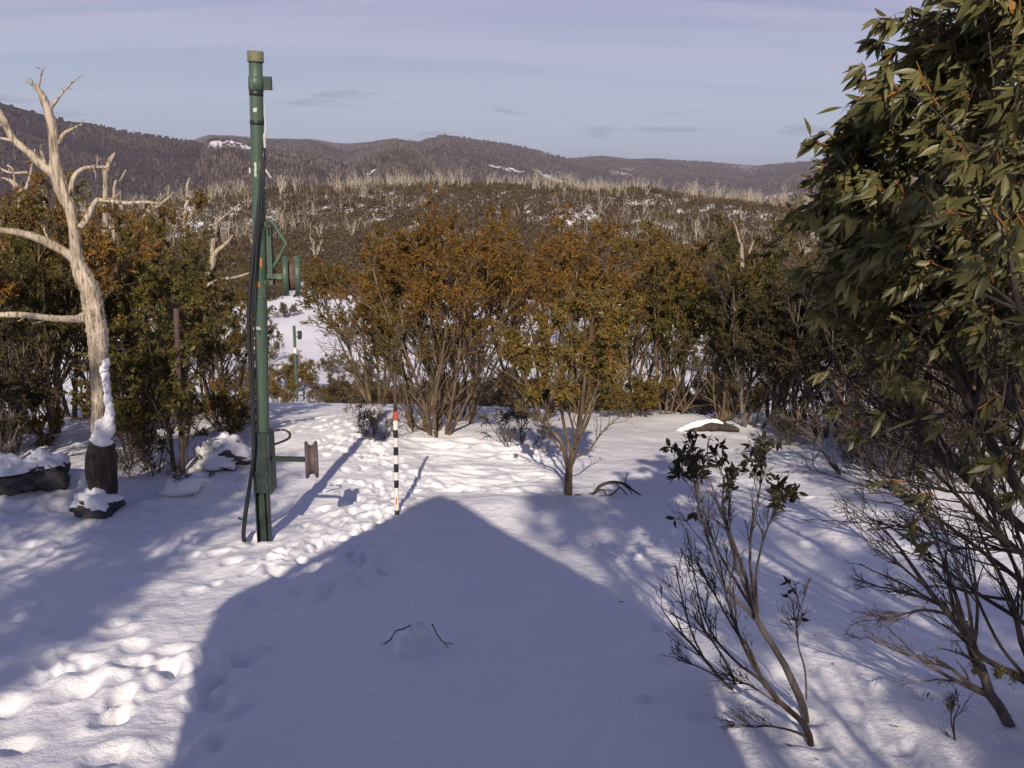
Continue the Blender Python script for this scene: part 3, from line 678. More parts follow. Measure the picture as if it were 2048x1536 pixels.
def dead_hero():
    Y = G(200, 1010)[1]; rg = np.random.default_rng(2)
    root = empty('dead_tree', G(205, 985), 'large pale dead snow gum with bare twisting limbs and snow plastered on its trunk', 'dead tree')
    tk = MB(); p, r = traced([(203, 915, 40), (201, 880, 34), (198, 832, 27), (197, 800, 25), (197, 752, 29), (198, 718, 35), (197, 686, 36), (193, 653, 37), (188, 628, 36), (185, 607, 38), (180, 581, 35), (168, 555, 33), (157, 529, 26), (152, 500, 21), (149, 467, 19), (146, 445, 19), (141, 419, 20), (128, 390, 24), (116, 355, 25), (110, 312, 18), (107, 270, 17), (97, 225, 15), (86, 195, 13), (78, 180, 7), (70, 168, 3)], Y, 150)
    rough_tube(tk, p, r, 18, rg, .10); own(root, 'trunk', tk.mesh('trunk', DEAD))
    limbs = [
     [(125, 362, 21), (85, 330, 19), (52, 300, 16), (25, 275, 15), (8, 240, 14), (-12, 205, 13), (-30, 180, 8)],
     [(172, 560, 18), (148, 518, 20), (110, 492, 20), (70, 474, 18), (30, 464, 15), (-20, 458, 12)],
     [(178, 632, 30), (150, 638, 18), (100, 636, 15), (50, 630, 14), (0, 630, 13), (-60, 640, 10)],
     [(160, 455, 14, -.1), (175, 435, 13), (190, 405, 12), (203, 400, 9), (250, 406, 8), (295, 404, 6), (325, 410, 4)],
     [(140, 388, 12), (148, 355, 11), (165, 338, 9), (190, 334, 7), (215, 334, 6), (222, 322, 4), (230, 306, 3)],
     [(117, 288, 9), (128, 268, 9), (145, 258, 7), (165, 248, 4)],
     [(97, 225, 12), (104, 212, 8), (118, 195, 5), (131, 178, 4), (150, 160, 3), (158, 154, 2)],
     [(83, 192, 5), (66, 172, 4), (50, 158, 2)], [(76, 182, 5), (80, 160, 4), (86, 136, 2)],
     [(103, 345, 10), (92, 330, 8), (84, 308, 6), (80, 298, 3)],
     [(28, 280, 8), (10, 278, 6), (-20, 272, 4)], [(55, 345, 6), (20, 345, 5), (-10, 332, 4)], [(30, 288, 4), (48, 288, 4), (62, 286, 3)],
     [(172, 600, 16, -.1), (155, 612, 12), (138, 596, 6)], [(90, 485, 10), (60, 480, 8), (20, 488, 5)], [(190, 700, 14, -.05), (196, 735, 10), (192, 748, 5)],
     [(168, 512, 5), (135, 515, 5), (140, 500, 4), (160, 486, 5), (185, 482, 3)],
    ]
    for q, l in enumerate(limbs):
        m = MB(); p, r = traced(l, Y, 20); r = r*.86; rough_tube(m, p, r, 9, rg, .08)
        if q < 12:
            t1, q1 = level(rg, p[None], r[None], 5, .35, .98, (25, 65), (.06, .22), 5, .03, .22, .38, .08, .45); m.tubes(t1, np.maximum(q1, .004), 5)
            t2, q2 = level(rg, t1, q1, 2, .3, .9, (25, 60), (.3, .6), 4, .03, .2, .6, .04, .2); m.tubes(t2, np.maximum(q2, .0025), 4); own(root, 'limb', m.mesh('limb', DEAD))
    cb = MB(); p, r = traced([(212, 1032, 40), (208, 985, 52), (203, 940, 60), (203, 912, 60), (203, 890, 50), (201, 868, 38)], Y, 24); rough_tube(cb, p, r, 16, rg, .06); own(root, 'charred_shaded_base', cb.mesh('charred_shaded_base', BARKDK))  # dark bark here stands for both burnt wood and the shade on the base
    # snow plastered on the near side of the trunk
    m = MB()
    def blob(u, v, ru, rv, dy, seed):
        c = P(u, v, Y+dy); th = np.linspace(0, np.pi, 18); ph = np.arange(26)*2*np.pi/26; s_ = Y*1.03/F
        T_, P_ = np.meshgrid(th, ph, indexing='ij'); g = 1+.45*fbm(T_*2+seed, P_*0+np.cos(P_)*1.4+seed, .8, 2)
        V = np.stack([np.sin(T_)*np.cos(P_)*ru*s_*g, np.sin(T_)*np.sin(P_)*.10*g, np.cos(T_)*rv*s_*g], -1)+c
        i_ = np.arange(18*26).reshape(18, 26); q = np.stack([i_[:-1], np.roll(i_[:-1], -1, 1), np.roll(i_[1:], -1, 1), i_[1:]], -1).reshape(-1, 4)
        m.add(V, q)
    for q, (u, v, a, b_, dy) in enumerate([(206, 866, 19, 22, -.14), (194, 878, 13, 11, -.15), (215, 846, 12, 20, -.13), (208, 884, 17, 8, -.15), (200, 850, 10, 12, -.13), (219, 822, 7, 22, -.10), (216, 798, 5, 18, -.09), (213, 772, 5, 18, -.09), (211, 752, 5, 14, -.10), (208, 738, 7, 9, -.11), (212, 728, 5, 10, -.11), (222, 858, 6, 16, -.12)]): blob(u, v, a, b_, dy, q*1.7)
    own(root, 'snow_patch', m.mesh('snow_patch', SNOW))
dead_hero()

def snag(Y, lists, label, base_uv=None, seed=0):
    rg = np.random.default_rng(seed); m = MB()
    for l in lists: p, r = traced(l, Y); rough_tube(m, p, r, 7, rg, .08)
    b = P(lists[0][0][0], lists[0][0][1], Y)
    o = link('dead_tree', m.mesh('dead_tree', DEAD)); tag(o, label, 'dead tree', None)
    return o
snag(20, [[(322, 842, 18), (345, 720, 17), (368, 600, 15), (395, 565, 14), (420, 540, 13), (432, 505, 10), (450, 490, 8), (466, 470, 4)], [(420, 545, 10), (424, 500, 9), (430, 470, 7), (436, 440, 4)], [(405, 575, 8), (440, 560, 7), (470, 555, 6), (500, 546, 4)],
          [(430, 470, 4), (425, 450, 4), (408, 458, 3)], [(426, 452, 4), (450, 432, 4), (480, 408, 3)]], 'leaning dead gum with a forked pale top between marker post and pylon', seed=1)
snag(24, [[(215, 850, 14), (212, 600, 13), (211, 375, 10), (214, 340, 8), (219, 320, 7), (230, 305, 3)], [(212, 372, 6), (207, 350, 4), (206, 330, 2)]], 'straight pale dead stem with a splintered top behind the dead tree', seed=2)
snag(23, [[(45, 850, 15), (42, 600, 14), (42, 400, 12), (34, 375, 11), (22, 362, 7), (4, 355, 3)], [(46, 395, 8), (58, 360, 6), (64, 330, 4), (70, 298, 2)], [(30, 372, 5), (26, 340, 4), (14, 330, 3)]], 'dead stem with spreading splintered arms at the left edge', seed=3)
snag(26, [[(90, 850, 10), (90, 600, 9), (90, 405, 7), (86, 385, 6), (80, 366, 4)], [(90, 400, 4), (94, 385, 3)]], 'short pale dead stub left of the dead tree trunk', seed=4)
snag(30, [[(290, 850, 12), (290, 600, 10), (296, 440, 7), (320, 410, 6), (338, 395, 4), (348, 384, 2)], [(286, 436, 5), (300, 412, 5), (306, 402, 3)]], 'slanted pair of pale dead branches behind the long bent limb', seed=5)
snag(34, [[(372, 850, 12), (372, 600, 10), (370, 435, 7), (376, 400, 6), (374, 375, 5), (379, 356, 3)], [(378, 436, 5), (390, 410, 5), (396, 380, 3)]], 'upright pale dead trunk pair on the skyline left of the pylon', seed=6)
snag(28, [[(225, 850, 9), (228, 600, 8), (228, 386, 6), (240, 362, 4), (252, 340, 2)]], 'thin slanting dead spike right of the splintered stem', seed=7)
snag(24, [[(1484, 845, 10), (1484, 650, 9), (1484, 510, 7), (1478, 480, 5), (1472, 455, 4), (1466, 443, 2)], [(1496, 512, 5), (1504, 490, 4), (1508, 480, 2)]], 'thin bent dead stem poking above the right grove', seed=8)

# ------------------------------------------------------------------ forked sapling in the middle
def forked():
    b = G(1136, 985); Y = b[1]; rg = np.random.default_rng(9)
    root = empty('sapling', b, 'lone forked snow gum sapling with orange tinged leaves in front of the crest', 'tree')
    st = [[(1136, 1000, 22), (1137, 960, 20), (1139, 930, 17), (1150, 900, 13), (1158, 860, 11), (1165, 800, 9), (1172, 740, 7), (1180, 680, 5), (1188, 620, 3)],
          [(1138, 945, 12), (1128, 905, 10), (1120, 878, 9), (1095, 855, 7), (1070, 810, 6), (1050, 760, 5), (1035, 710, 4)],
          [(1143, 912, 10), (1135, 880, 9), (1128, 850, 8), (1118, 790, 7), (1105, 720, 5), (1095, 650, 3)],
          [(1154, 880, 9), (1172, 850, 8), (1190, 800, 7), (1210, 740, 6), (1232, 690, 4), (1245, 640, 3)],
          [(1146, 918, 6), (1178, 900, 5), (1200, 870, 4), (1225, 845, 3), (1262, 815, 2)],
          [(1156, 865, 8, .1), (1162, 810, 7, .3), (1150, 740, 6, .5), (1140, 660, 4, .6), (1135, 620, 3, .7)],
          [(1150, 895, 8, -.1), (1168, 840, 7, -.3), (1196, 770, 5, -.4), (1215, 700, 4, -.5), (1222, 640, 3, -.5)],
          [(1128, 905, 5), (1105, 880, 4), (1090, 860, 3), (1068, 850, 2)]]
    S, RS = zip(*[traced(l, Y, 14) for l in st]); S = np.stack(S); RS = np.stack(RS)*.80
    b1, r1 = level(rg, S[[0, 1, 2, 3, 5, 6]], RS[[0, 1, 2, 3, 5, 6]], 12, .38, 1.0, (18, 42), (.18, .34), 6, .08, .10, .6)
    b1b, r1b = level(rg, S[[1, 4, 7]], RS[[1, 4, 7]], 6, .3, .9, (15, 50), (.25, .5), 6, .05, .15, .6)
    b2, r2 = level(rg, b1, r1, 8, .25, 1.0, (18, 48), (.4, .7), 5, .06, .13, .6, .15, .5)
    b2b, r2b = level(rg, b1b, r1b, 3, .2, 1.0, (18, 48), (.3, .6), 5, .03, .16, .6, .1, .4)
    tk = MB(); tk.tubes(S, RS, 8); tk.tubes(b1, np.maximum(r1, .004), 5); tk.tubes(b2, np.maximum(r2, .003), 3); tk.tubes(b1b, np.maximum(r1b, .004), 4); tk.tubes(b2b, np.maximum(r2b, .003), 3)
    own(root, 'trunk', tk.mesh('trunk', BARK))
    cr = MB(); zc = P(1136, 800, Y)[2]; keep = rg.random(len(b2)) < sstep(zc-.15, zc+.25, b2[:, -1, 2])
    add_foliage(cr, rg, b2, 24, .10, .28, 0, keep, True, .45)
    ex = b2[keep & (rg.random(len(b2)) < .85)]
    cr.tubes(ex, np.broadcast_to(np.linspace(.007, .004, ex.shape[1])[None], ex.shape[:2]), 3, 1)
    own(root, 'crown', cr.mesh('crown', [LEAF['sapling'], SHOOT]))
forked()

# ------------------------------------------------------------------ big tree close on the right
def big_right():
    rg = np.random.default_rng(19); Y = 4.6
    base = np.array([4.3, 4.7, hz(4.3, 4.7)])
    root = empty('snow_gum', base, 'big leafy snow gum close on the right filling the upper right corner', 'tree')
    st = [[(2330, 1400, 95), (2200, 1220, 70), (2048, 1000, 42), (1950, 850, 34), (1880, 700, 28), (1860, 520, 22), (1890, 330, 16), (1940, 130, 9)],
          [(2330, 1400, 80), (2190, 1180, 52), (2048, 1060, 32), (1930, 960, 26), (1840, 870, 20), (1770, 760, 15), (1720, 620, 11), (1690, 460, 7)],
          [(2340, 1400, 80), (2230, 1100, 60), (2120, 850, 45), (2050, 650, 36), (1990, 450, 28), (1950, 250, 18), (1930, 60, 10)],
          [(2330, 1380, 60), (2200, 1130, 42), (2048, 930, 30), (1930, 790, 22), (1860, 640, 18), (1800, 500, 13), (1770, 400, 8), (1760, 320, 5)],
          [(2350, 1380, 70, .3), (2280, 1000, 55, .5), (2200, 700, 42, .6), (2120, 400, 30, .6), (2070, 150, 18, .6), (2040, -50, 10, .6)],
          [(2330, 1390, 60, -.3), (2150, 1200, 30, -.4), (2048, 1110, 20, -.4), (1960, 1040, 15, -.3), (1880, 960, 11, -.2), (1800, 880, 7, 0)],
          [(2330, 1390, 60, .3), (2170, 1100, 34, .5), (2048, 880, 22, .6), (1960, 700, 18, .8), (1900, 520, 14, 1.0), (1880, 350, 9, 1.1)],
          [(2330, 1360, 60, -.2), (2150, 1000, 36, -.4), (2040, 700, 26, -.5), (1975, 430, 18, -.6), (1950, 230, 11, -.6), (1980, 60, 6, -.6)]]
    st = [[(p[0]+48*max(0, 1-p[1]/1100), *p[1:]) for p in l] for l in st]
    S, RS = zip(*[traced(l, Y, 18) for l in st]); S = np.stack(S); RS = np.stack(RS)*.62
    b1, r1 = level(rg, S, RS, 17, .40, 1.0, (18, 50), (.10, .26), 7, .05, .10, .55, .25, .95)
    b2, r2 = level(rg, b1, r1, 6, .2, 1.0, (20, 52), (.35, .65), 6, .03, .13, .58, .2, .8)
    b3, r3 = level(rg, b2, r2, 4, .2, 1.0, (20, 55), (.35, .6), 5, .02, .15, .6, .12, .40)
    # bare lower twigs
    c1, s1 = level(rg, S[[0, 1, 3, 5, 6]], RS[[0, 1, 3, 5, 6]], 20, .28, .85, (14, 44), (.10, .26), 8, .04, .10, .42, .4, 1.6, bias=(-.6, 0, .2))
    c2, s2 = level(rg, c1, s1, 5, .2, .95, (18, 48), (.3, .6), 6, .03, .14, .55, .15, .7)
    tk = MB(); tk.tubes(S, RS, 10); tk.tubes(b1, np.maximum(r1, .0035), 6); tk.tubes(b2, np.maximum(r2, .0025), 4); tk.tubes(c1, np.maximum(s1, .003), 5); tk.tubes(c2, np.maximum(s2, .002), 4)
    own(root, 'trunk', tk.mesh('trunk', BARKDK))
    cr = MB(); tip = b3[:, -1]
    zc = CZ-1.05; keep = rg.random(len(b3)) < sstep(zc-.55, zc+1.2, tip[:, 2])*.95+.012
    add_foliage(cr, rg, b3, 9, .118, .25, 0, keep, True, .5, None, .30, .15, (-.45, -.1, -.2), .42)
    ex = b3[keep & (rg.random(len(b3)) < .5)]
    cr.tubes(ex, np.broadcast_to(np.linspace(.005, .003, ex.shape[1])[None], ex.shape[:2]), 4, 1)
    own(root, 'crown', cr.mesh('crown', [LEAF['near'], SHOOT]))
big_right()

# ------------------------------------------------------------------ bare leaning shrubs in the right foreground
def bare_shrub(Y, st, label, seed, k1=7, k2=4, leafy=None, bark=BARKGY, lo=.3, lean=(-.02, 0, .05), n_leaf=5, moss=None, bias=None, l1=(.18, .42)):
    rg = np.random.default_rng(seed); b = P(st[0][0][0], st[0][0][1], Y)
    root = empty('shrub', b, label, 'shrub')
    S, RS = zip(*[traced(l, Y, 14) for l in st]); S = np.stack(S); RS = np.stack(RS)
    b1, r1 = level(rg, S, RS, k1, lo, 1.0, (10, 34), l1, 7, .05, .09, .55, .15, 1.2, lean=np.array(lean), bias=bias)
    b2, r2 = level(rg, b1, r1, k2, .2, 1.0, (14, 40), (.3, .6), 6, .03, .12, .6, .08, .6, lean=np.array(lean))
    b3, r3 = level(rg, b2, r2, 2, .3, 1.0, (18, 45), (.25, .5), 4, .02, .15, .6, .05, .22)
    tk = MB(); tk.tubes(S, RS, 9); tk.tubes(b1, np.maximum(r1, .003), 5); tk.tubes(b2, np.maximum(r2, .002), 4); tk.tubes(b3, np.maximum(r3, .0015), 3)
    own(root, 'stems', tk.mesh('stems', bark))
    if leafy is not None:
        cr = MB(); zc = leafy; tw = np.concatenate([b2[:, -4:], b3]); keep = rg.random(len(tw)) < sstep(zc-.05, zc+.2, tw[:, -1, 2])*.34+.006
        add_foliage(cr, rg, tw, n_leaf, .068, .36, 0, keep, True, .25, cl=-.3); own(root, 'leaves', cr.mesh('leaves', [LEAF['dark']]))
    if moss is not None:
        rr = np.random.default_rng(seed+1)
        for u, v, s_ in moss:
            m = MB(); c = P(u, v, Y-.02); pos = c+rr.normal(0, s_, (220, 3))*np.array([.5, .5, .9]); L = rr.uniform(.01, .03, 220)
            m.leaves(pos, rr.normal(0, 1, (220, 3))-[0, 0, .8], rr.normal(0, 1, (220, 3)), L, L*.25)
            own(root, 'lichen', m.mesh('lichen', MOSS, False))
    return root
Y1 = G(1613, 1436)[1]
bare_shrub(Y1, [[(1614, 1450, 13), (1606, 1410, 17), (1590, 1375, 17), (1572, 1335, 15), (1545, 1290, 13), (1522, 1255, 13), (1510, 1225, 9), (1490, 1150, 8), (1465, 1080, 7), (1440, 1020, 5), (1420, 960, 3)],
                [(1512, 1240, 9), (1490, 1215, 9), (1455, 1180, 7), (1430, 1120, 6), (1410, 1060, 5), (1395, 1000, 4), (1385, 940, 3), (1378, 900, 2)],
                [(1516, 1240, 9), (1508, 1190, 7), (1500, 1120, 6), (1505, 1040, 5), (1520, 980, 4), (1522, 930, 2)],
                [(1512, 1230, 8), (1480, 1150, 6), (1460, 1080, 6), (1445, 1010, 4), (1450, 950, 3)],
                [(1516, 1235, 7, -.1), (1512, 1150, 6, -.2), (1530, 1070, 4, -.2), (1555, 1010, 3, -.2)],
                [(1512, 1230, 7, .1), (1470, 1160, 6, .2), (1430, 1090, 5, .3), (1405, 1010, 4, .4), (1392, 950, 3, .4)],
                [(1613, 1400, 4), (1610, 1340, 4), (1596, 1290, 3), (1594, 1240, 3), (1606, 1200, 2)]],
           'leaning bare shrub with a grey trunk and a tuft of dark leaves on top', 61, 10, 4, leafy=P(1440, 985, Y1)[2], bark=BARKGY, lo=.45, l1=(.12, .3))
Y2 = G(1620, 1482)[1]
bare_shrub(Y2, [[(1622, 1490, 15), (1615, 1460, 15), (1590, 1430, 13), (1560, 1405, 12), (1535, 1370, 8), (1505, 1330, 7), (1470, 1250, 6), (1450, 1180, 4), (1440, 1120, 3)],
                [(1556, 1405, 8), (1520, 1360, 7), (1480, 1330, 6), (1440, 1290, 5), (1410, 1240, 4), (1395, 1180, 3), (1380, 1110, 2)],
                [(1530, 1375, 6), (1500, 1300, 6), (1470, 1260, 5), (1430, 1190, 4), (1400, 1140, 3)],
                [(1618, 1475, 6), (1590, 1463, 5), (1550, 1454, 4), (1520, 1452, 3), (1485, 1450, 2)],
                [(1556, 1408, 4), (1530, 1390, 3), (1500, 1370, 3), (1470, 1360, 2)]],
           'low dark shrub bent left from the same hollow as the grey trunked one', 62, 9, 4, bark=BARKDK, lo=.4)
Y3 = G(1466, 1375)[1]
bare_shrub(Y3, [[(1466, 1378, 7), (1440, 1355, 7), (1410, 1320, 6), (1380, 1285, 5), (1350, 1255, 4), (1325, 1220, 2)],
                [(1470, 1368, 6), (1455, 1330, 5), (1430, 1290, 4), (1410, 1260, 4), (1395, 1210, 3)],
                [(1440, 1355, 4), (1400, 1335, 3), (1370, 1320, 3), (1350, 1290, 2)],
                [(1410, 1320, 4), (1385, 1270, 4), (1365, 1200, 3), (1350, 1130, 2)]],
           'thin twiggy shrub at the edge of the hut shadow', 63, 6, 3, bark=BARKDK, lo=.3)
Y4 = 5.2
bare_shrub(Y4, [[(2060, 1550, 30), (2040, 1500, 26), (2010, 1430, 24), (1980, 1390, 24), (1965, 1340, 18), (1945, 1290, 16), (1925, 1260, 14), (1890, 1220, 12), (1850, 1170, 10), (1810, 1110, 7), (1770, 1060, 4)],
                [(1975, 1390, 14), (1930, 1370, 10), (1890, 1350, 8), (1840, 1320, 6), (1790, 1300, 4), (1730, 1270, 2)],
                [(1935, 1270, 10), (1915, 1200, 8), (1890, 1130, 6), (1870, 1080, 4), (1840, 1020, 3)],
                [(1880, 1210, 7), (1830, 1190, 6), (1790, 1180, 4), (1740, 1170, 3)],
                [(1900, 1230, 7), (1850, 1220, 6), (1800, 1230, 4), (1750, 1240, 3)],
                [(1860, 1180, 6), (1800, 1130, 5), (1750, 1080, 3), (1710, 1050, 2)],
                [(1950, 1300, 8, -.1), (1935, 1200, 7, -.2), (1900, 1090, 5, -.2), (1870, 1010, 3, -.2)]],
           'bare wind swept shrub leaning left at the lower right edge', 64, 8, 5, bark=BARKGY, lo=.25, lean=(-.05, 0, .02), moss=[(1995, 1345, .02), (1900, 1405, .03), (1950, 1340, .018)], bias=(-.5, 0, 0))
bare_shrub(5.0, [[(2110, 1420, 22), (2048, 1360, 18), (1990, 1330, 13), (1950, 1300, 11), (1920, 1240, 9), (1900, 1180, 6), (1890, 1100, 4)],
                 [(2110, 1420, 14), (2048, 1300, 13), (2030, 1220, 11), (2000, 1150, 9), (1970, 1090, 6), (1950, 1030, 4)],
                 [(2048, 1350, 9), (2000, 1290, 7), (1960, 1210, 6), (1940, 1150, 4), (1930, 1080, 3)],
                 [(2020, 1200, 8), (1960, 1190, 6), (1900, 1170, 5), (1850, 1120, 3)],
                 [(2100, 1350, 12), (2048, 1190, 8), (2010, 1080, 6), (1970, 1000, 4), (1930, 950, 3)]],
           'tangled dark shrub with lichen cut by the right edge', 65, 7, 4, bark=BARKDK, lo=.3, lean=(-.03, 0, .03), moss=[(2000, 1340, .03), (2030, 1350, .03)])
bare_shrub(5.6, [[(2110, 1260, 14), (2048, 1170, 11), (1960, 1100, 9), (1880, 1040, 7), (1800, 985, 5), (1730, 960, 3)], [(2048, 1170, 8), (2000, 1070, 7), (1960, 1000, 5), (1930, 940, 4)], [(1960, 1100, 6), (1900, 1090, 5), (1840, 1060, 4), (1780, 1050, 3)],
                 [(2110, 1300, 12), (2040, 1240, 10), (1960, 1190, 8), (1880, 1130, 6), (1790, 1060, 4), (1735, 1035, 3)], [(2100, 1220, 10), (2040, 1080, 8), (2010, 980, 6), (1985, 900, 4)]],
           'dark fan of bare branches reaching in from the right edge above the lichen shrub', 69, 12, 5, bark=BARKDK, lo=.25, lean=(-.04, 0, .02), bias=(-.4, 0, .2))
bare_shrub(5.0, [[(1925, 1560, 6), (1922, 1520, 5), (1910, 1480, 5), (1908, 1440, 3), (1920, 1410, 2)], [(1910, 1480, 3), (1902, 1440, 3), (1905, 1400, 2)]],
           'tiny bare twig in the snow at the bottom right', 66, 3, 2, bark=BARKDK)
bare_shrub(9.0, [[(1790, 965, 12), (1785, 920, 11), (1775, 860, 8), (1760, 800, 6), (1740, 740, 4)], [(1790, 950, 8), (1760, 900, 6), (1740, 850, 5), (1715, 800, 3)], [(1788, 940, 8), (1805, 880, 6), (1815, 810, 5), (1820, 740, 3)], [(1788, 960, 7), (1740, 930, 5), (1700, 890, 4), (1680, 850, 2)], [(1786, 930, 6), (1750, 870, 5), (1700, 830, 3), (1670, 800, 2)]],
           'dark spreading shrub in front of the right grove', 67, 12, 5, bark=BARKDK, lo=.15)
bare_shrub(7.5, [[(1985, 1000, 11), (1960, 930, 9), (1930, 850, 8), (1900, 760, 7), (1880, 680, 6)], [(1985, 990, 12), (1920, 940, 9), (1860, 880, 7), (1800, 830, 5), (1750, 790, 3)], [(1980, 980, 12), (1990, 880, 9), (1980, 780, 7), (1960, 690, 5)], [(1975, 960, 10), (1900, 900, 7), (1850, 820, 5), (1810, 750, 3)]],
           'dark many branched shrub under the big crown at right', 68, 14, 5, bark=BARKDK, lo=.15)

# arched fallen branch, log, twig
def arched():
    Y = G(1160, 990)[1]; rg = np.random.default_rng(4); m = MB()
    for l in [[(1150, 991, 5), (1185, 988, 6), (1200, 972, 7), (1225, 964, 6), (1250, 968, 5), (1268, 982, 4), (1290, 995, 2)], [(1190, 982, 5), (1205, 980, 4), (1214, 992, 3)], [(1240, 965, 4), (1258, 978, 3), (1266, 992, 2)],
              [(1150, 992, 4), (1190, 992, 4), (1220, 990, 3), (1240, 975, 3)], [(1250, 968, 3), (1252, 955, 2), (1256, 945, 1.5)], [(1230, 965, 3), (1246, 980, 2.5), (1255, 990, 2)]]:
        p, r = traced(l, Y); rough_tube(m, p, r, 6, rg, .05)
    tag(link('fallen_branch', m.mesh('fallen_branch', BARKDK)), 'dark arched fallen branch lying in the snow right of the forked sapling', 'branch')
arched()
def log():
    b = G(1400, 862); Y = b[1]; rg = np.random.default_rng(6)
    root = empty('fallen_log', b, 'rotten dark log half buried under a cap of snow near the right grove', 'log')
    m = MB(); p, r = traced([(1352, 866, 6), (1375, 862, 13), (1400, 857, 17), (1425, 853, 19), (1450, 855, 15), (1478, 861, 7)], Y, 26); rough_tube(m, p, r, 12, rg, .28); own(root, 'log_wood', m.mesh('log_wood', BARKDK))
    m = MB(); p, r = traced([(1352, 862, 3), (1366, 857, 11), (1384, 850, 14), (1400, 846, 13), (1418, 842, 8), (1432, 842, 9), (1446, 847, 4)], Y-.03, 26); rough_tube(m, p, r, 12, rg, .22); own(root, 'snow_cap', m.mesh('snow_cap', SNOW))
    m = MB(); p, r = traced([(1435, 852, 9), (1455, 838, 7), (1476, 832, 4), (1490, 826, 3)], Y+.1); rough_tube(m, p, r, 6, rg); own(root, 'broken_limb', m.mesh('broken_limb', BARKDK))
log()
def twig():
    m = MB(); 
    for l in [[(1572, 1492, 2.5), (1590, 1500, 2.5), (1600, 1510, 2)], [(1622, 1518, 2.5), (1638, 1524, 2)]]:
        q = [G(u, v)+[0, 0, .008] for u, v, w in l]; m.tubes(catmull(q, 8), np.full(8, .004), 5)
    tag(link('twig', m.mesh('twig', BARKDK)), 'thin broken twig lying on the snow at the bottom right', 'twig')
twig()

# ------------------------------------------------------------------ bits of bark, leaf and twig dropped on the snow
def litter():
    rr = np.random.default_rng(55); q = []
    for u0, v0, su, sv, n in ((1600, 900, 160, 30, 110), (880, 868, 120, 12, 50), (1140, 980, 60, 16, 25), (1640, 1250, 220, 160, 60), (300, 960, 160, 25, 50), (1850, 1100, 140, 120, 50)):
        for i in range(n): q.append(G(u0+rr.normal(0, su), min(1530, max(835, v0+rr.normal(0, sv)))))
    q = np.array(q); n = len(q); m = MB(); q[:, 2] += .004
    d = rr.normal(0, 1, (n, 3))*[1, 1, .15]; L = rr.uniform(.02, .075, n); m.leaves(q+[0, 0, .012], d, np.tile([0, 0, 1.], (n, 1))+rr.normal(0, .3, (n, 3)), L, L*rr.uniform(.12, .4, n), 0, rr.random(n))
    tag(link('leaf_litter', m.mesh('leaf_litter', BARKDK, False)), 'scattered flecks of bark and fallen leaves on the snow', 'litter', kind='stuff')
litter()

# ------------------------------------------------------------------ boulders under snow on the left
def boulder(u, v, ru, rv, label, seed, capk=.55, lift=.10):
    c = G(u, v); s_ = c[1]*1.05/F; rg = np.random.default_rng(seed)
    root = empty('boulder', c, label, 'boulder')
    th = np.linspace(0, np.pi, 24); ph = np.arange(36)*2*np.pi/36; T_, P_ = np.meshgrid(th, ph, indexing='ij')
    X = np.sin(T_)*np.cos(P_); Yy = np.sin(T_)*np.sin(P_); Z = np.cos(T_)
    g = 1+.60*fbm(X*1.5+seed*3, Yy*1.5+Z*1.3, .7, 5)
    def surf(k, off, zc):
        V = np.stack([X*ru*s_*g*k, Yy*ru*s_*g*k*.9, Z*rv*s_*g*k], -1)+np.array([0, 0, off+lift]); return V
    i_ = np.arange(24*36).reshape(24, 36); q = np.stack([i_[:-1], i_[1:], np.roll(i_[1:], -1, 1), np.roll(i_[:-1], -1, 1)], -1).reshape(-1, 4)
    m = MB(); m.add(surf(1, 0, 0), q); link('rock', m.mesh('rock', ROCK), root)
    V = np.stack([X*ru*s_*g*1.04, Yy*ru*s_*g*.95, Z*rv*s_*g*1.0], -1); edge = capk+.34*fbm(np.cos(P_)*.9+seed, np.sin(P_)*.9, .7, 2)
    up = Z > -.1; V[..., 2] = np.where(Z > 0, V[..., 2]+.05*sstep(0, .8, Z), V[..., 2])+lift
    keepq = (Z[:-1] > (1-edge[:-1])*.9-.20).ravel(); q2, inv = np.unique(q[keepq], return_inverse=True); m = MB(); m.add((V+np.array([0, 0, .02])).reshape(-1, 3)[q2], inv.reshape(-1, 4)); link('snow_cap', m.mesh('snow_cap', SNOW), root)
boulder(22, 978, 58, 36, 'dark boulder half under snow at the left edge', 1, .22, .14)
boulder(92, 972, 44, 40, 'rounded dark boulder with a snow hood left of the dead tree', 2, .20, .16)
boulder(198, 1022, 44, 27, 'low dark rock at the foot of the dead tree', 3, .40, .06)
boulder(440, 922, 52, 34, 'domed snow covered boulder left of the pylon', 4, .95, .04)
def snowy_bush():
    b = G(372, 985); root = place(PROTO['twigA'], 'bush', b, .34, 1.0, 'small flattened bush pressed under a slab of snow left of the pylon', 'bush')
    s_ = b[1]*1.05/F; th = np.linspace(0, np.pi, 18); ph = np.arange(30)*2*np.pi/30; T_, P_ = np.meshgrid(th, ph, indexing='ij')
    X = np.sin(T_)*np.cos(P_); Yy = np.sin(T_)*np.sin(P_); Z = np.cos(T_); g = 1+.3*fbm(X+4, Yy+Z, .6, 3)
    V = np.stack([X*48*s_*g-.03, Yy*.26*g, Z*22*s_*g+.17+.08*X], -1)/.34
    i_ = np.arange(18*30).reshape(18, 30); q = np.stack([i_[:-1], i_[1:], np.roll(i_[1:], -1, 1), np.roll(i_[:-1], -1, 1)], -1).reshape(-1, 4)
    m = MB(); m.add(V, q); o = link('snow_cap', m.mesh('snow_cap', SNOW), root); o.rotation_euler = (0, 0, -1.0)
snowy_bush()

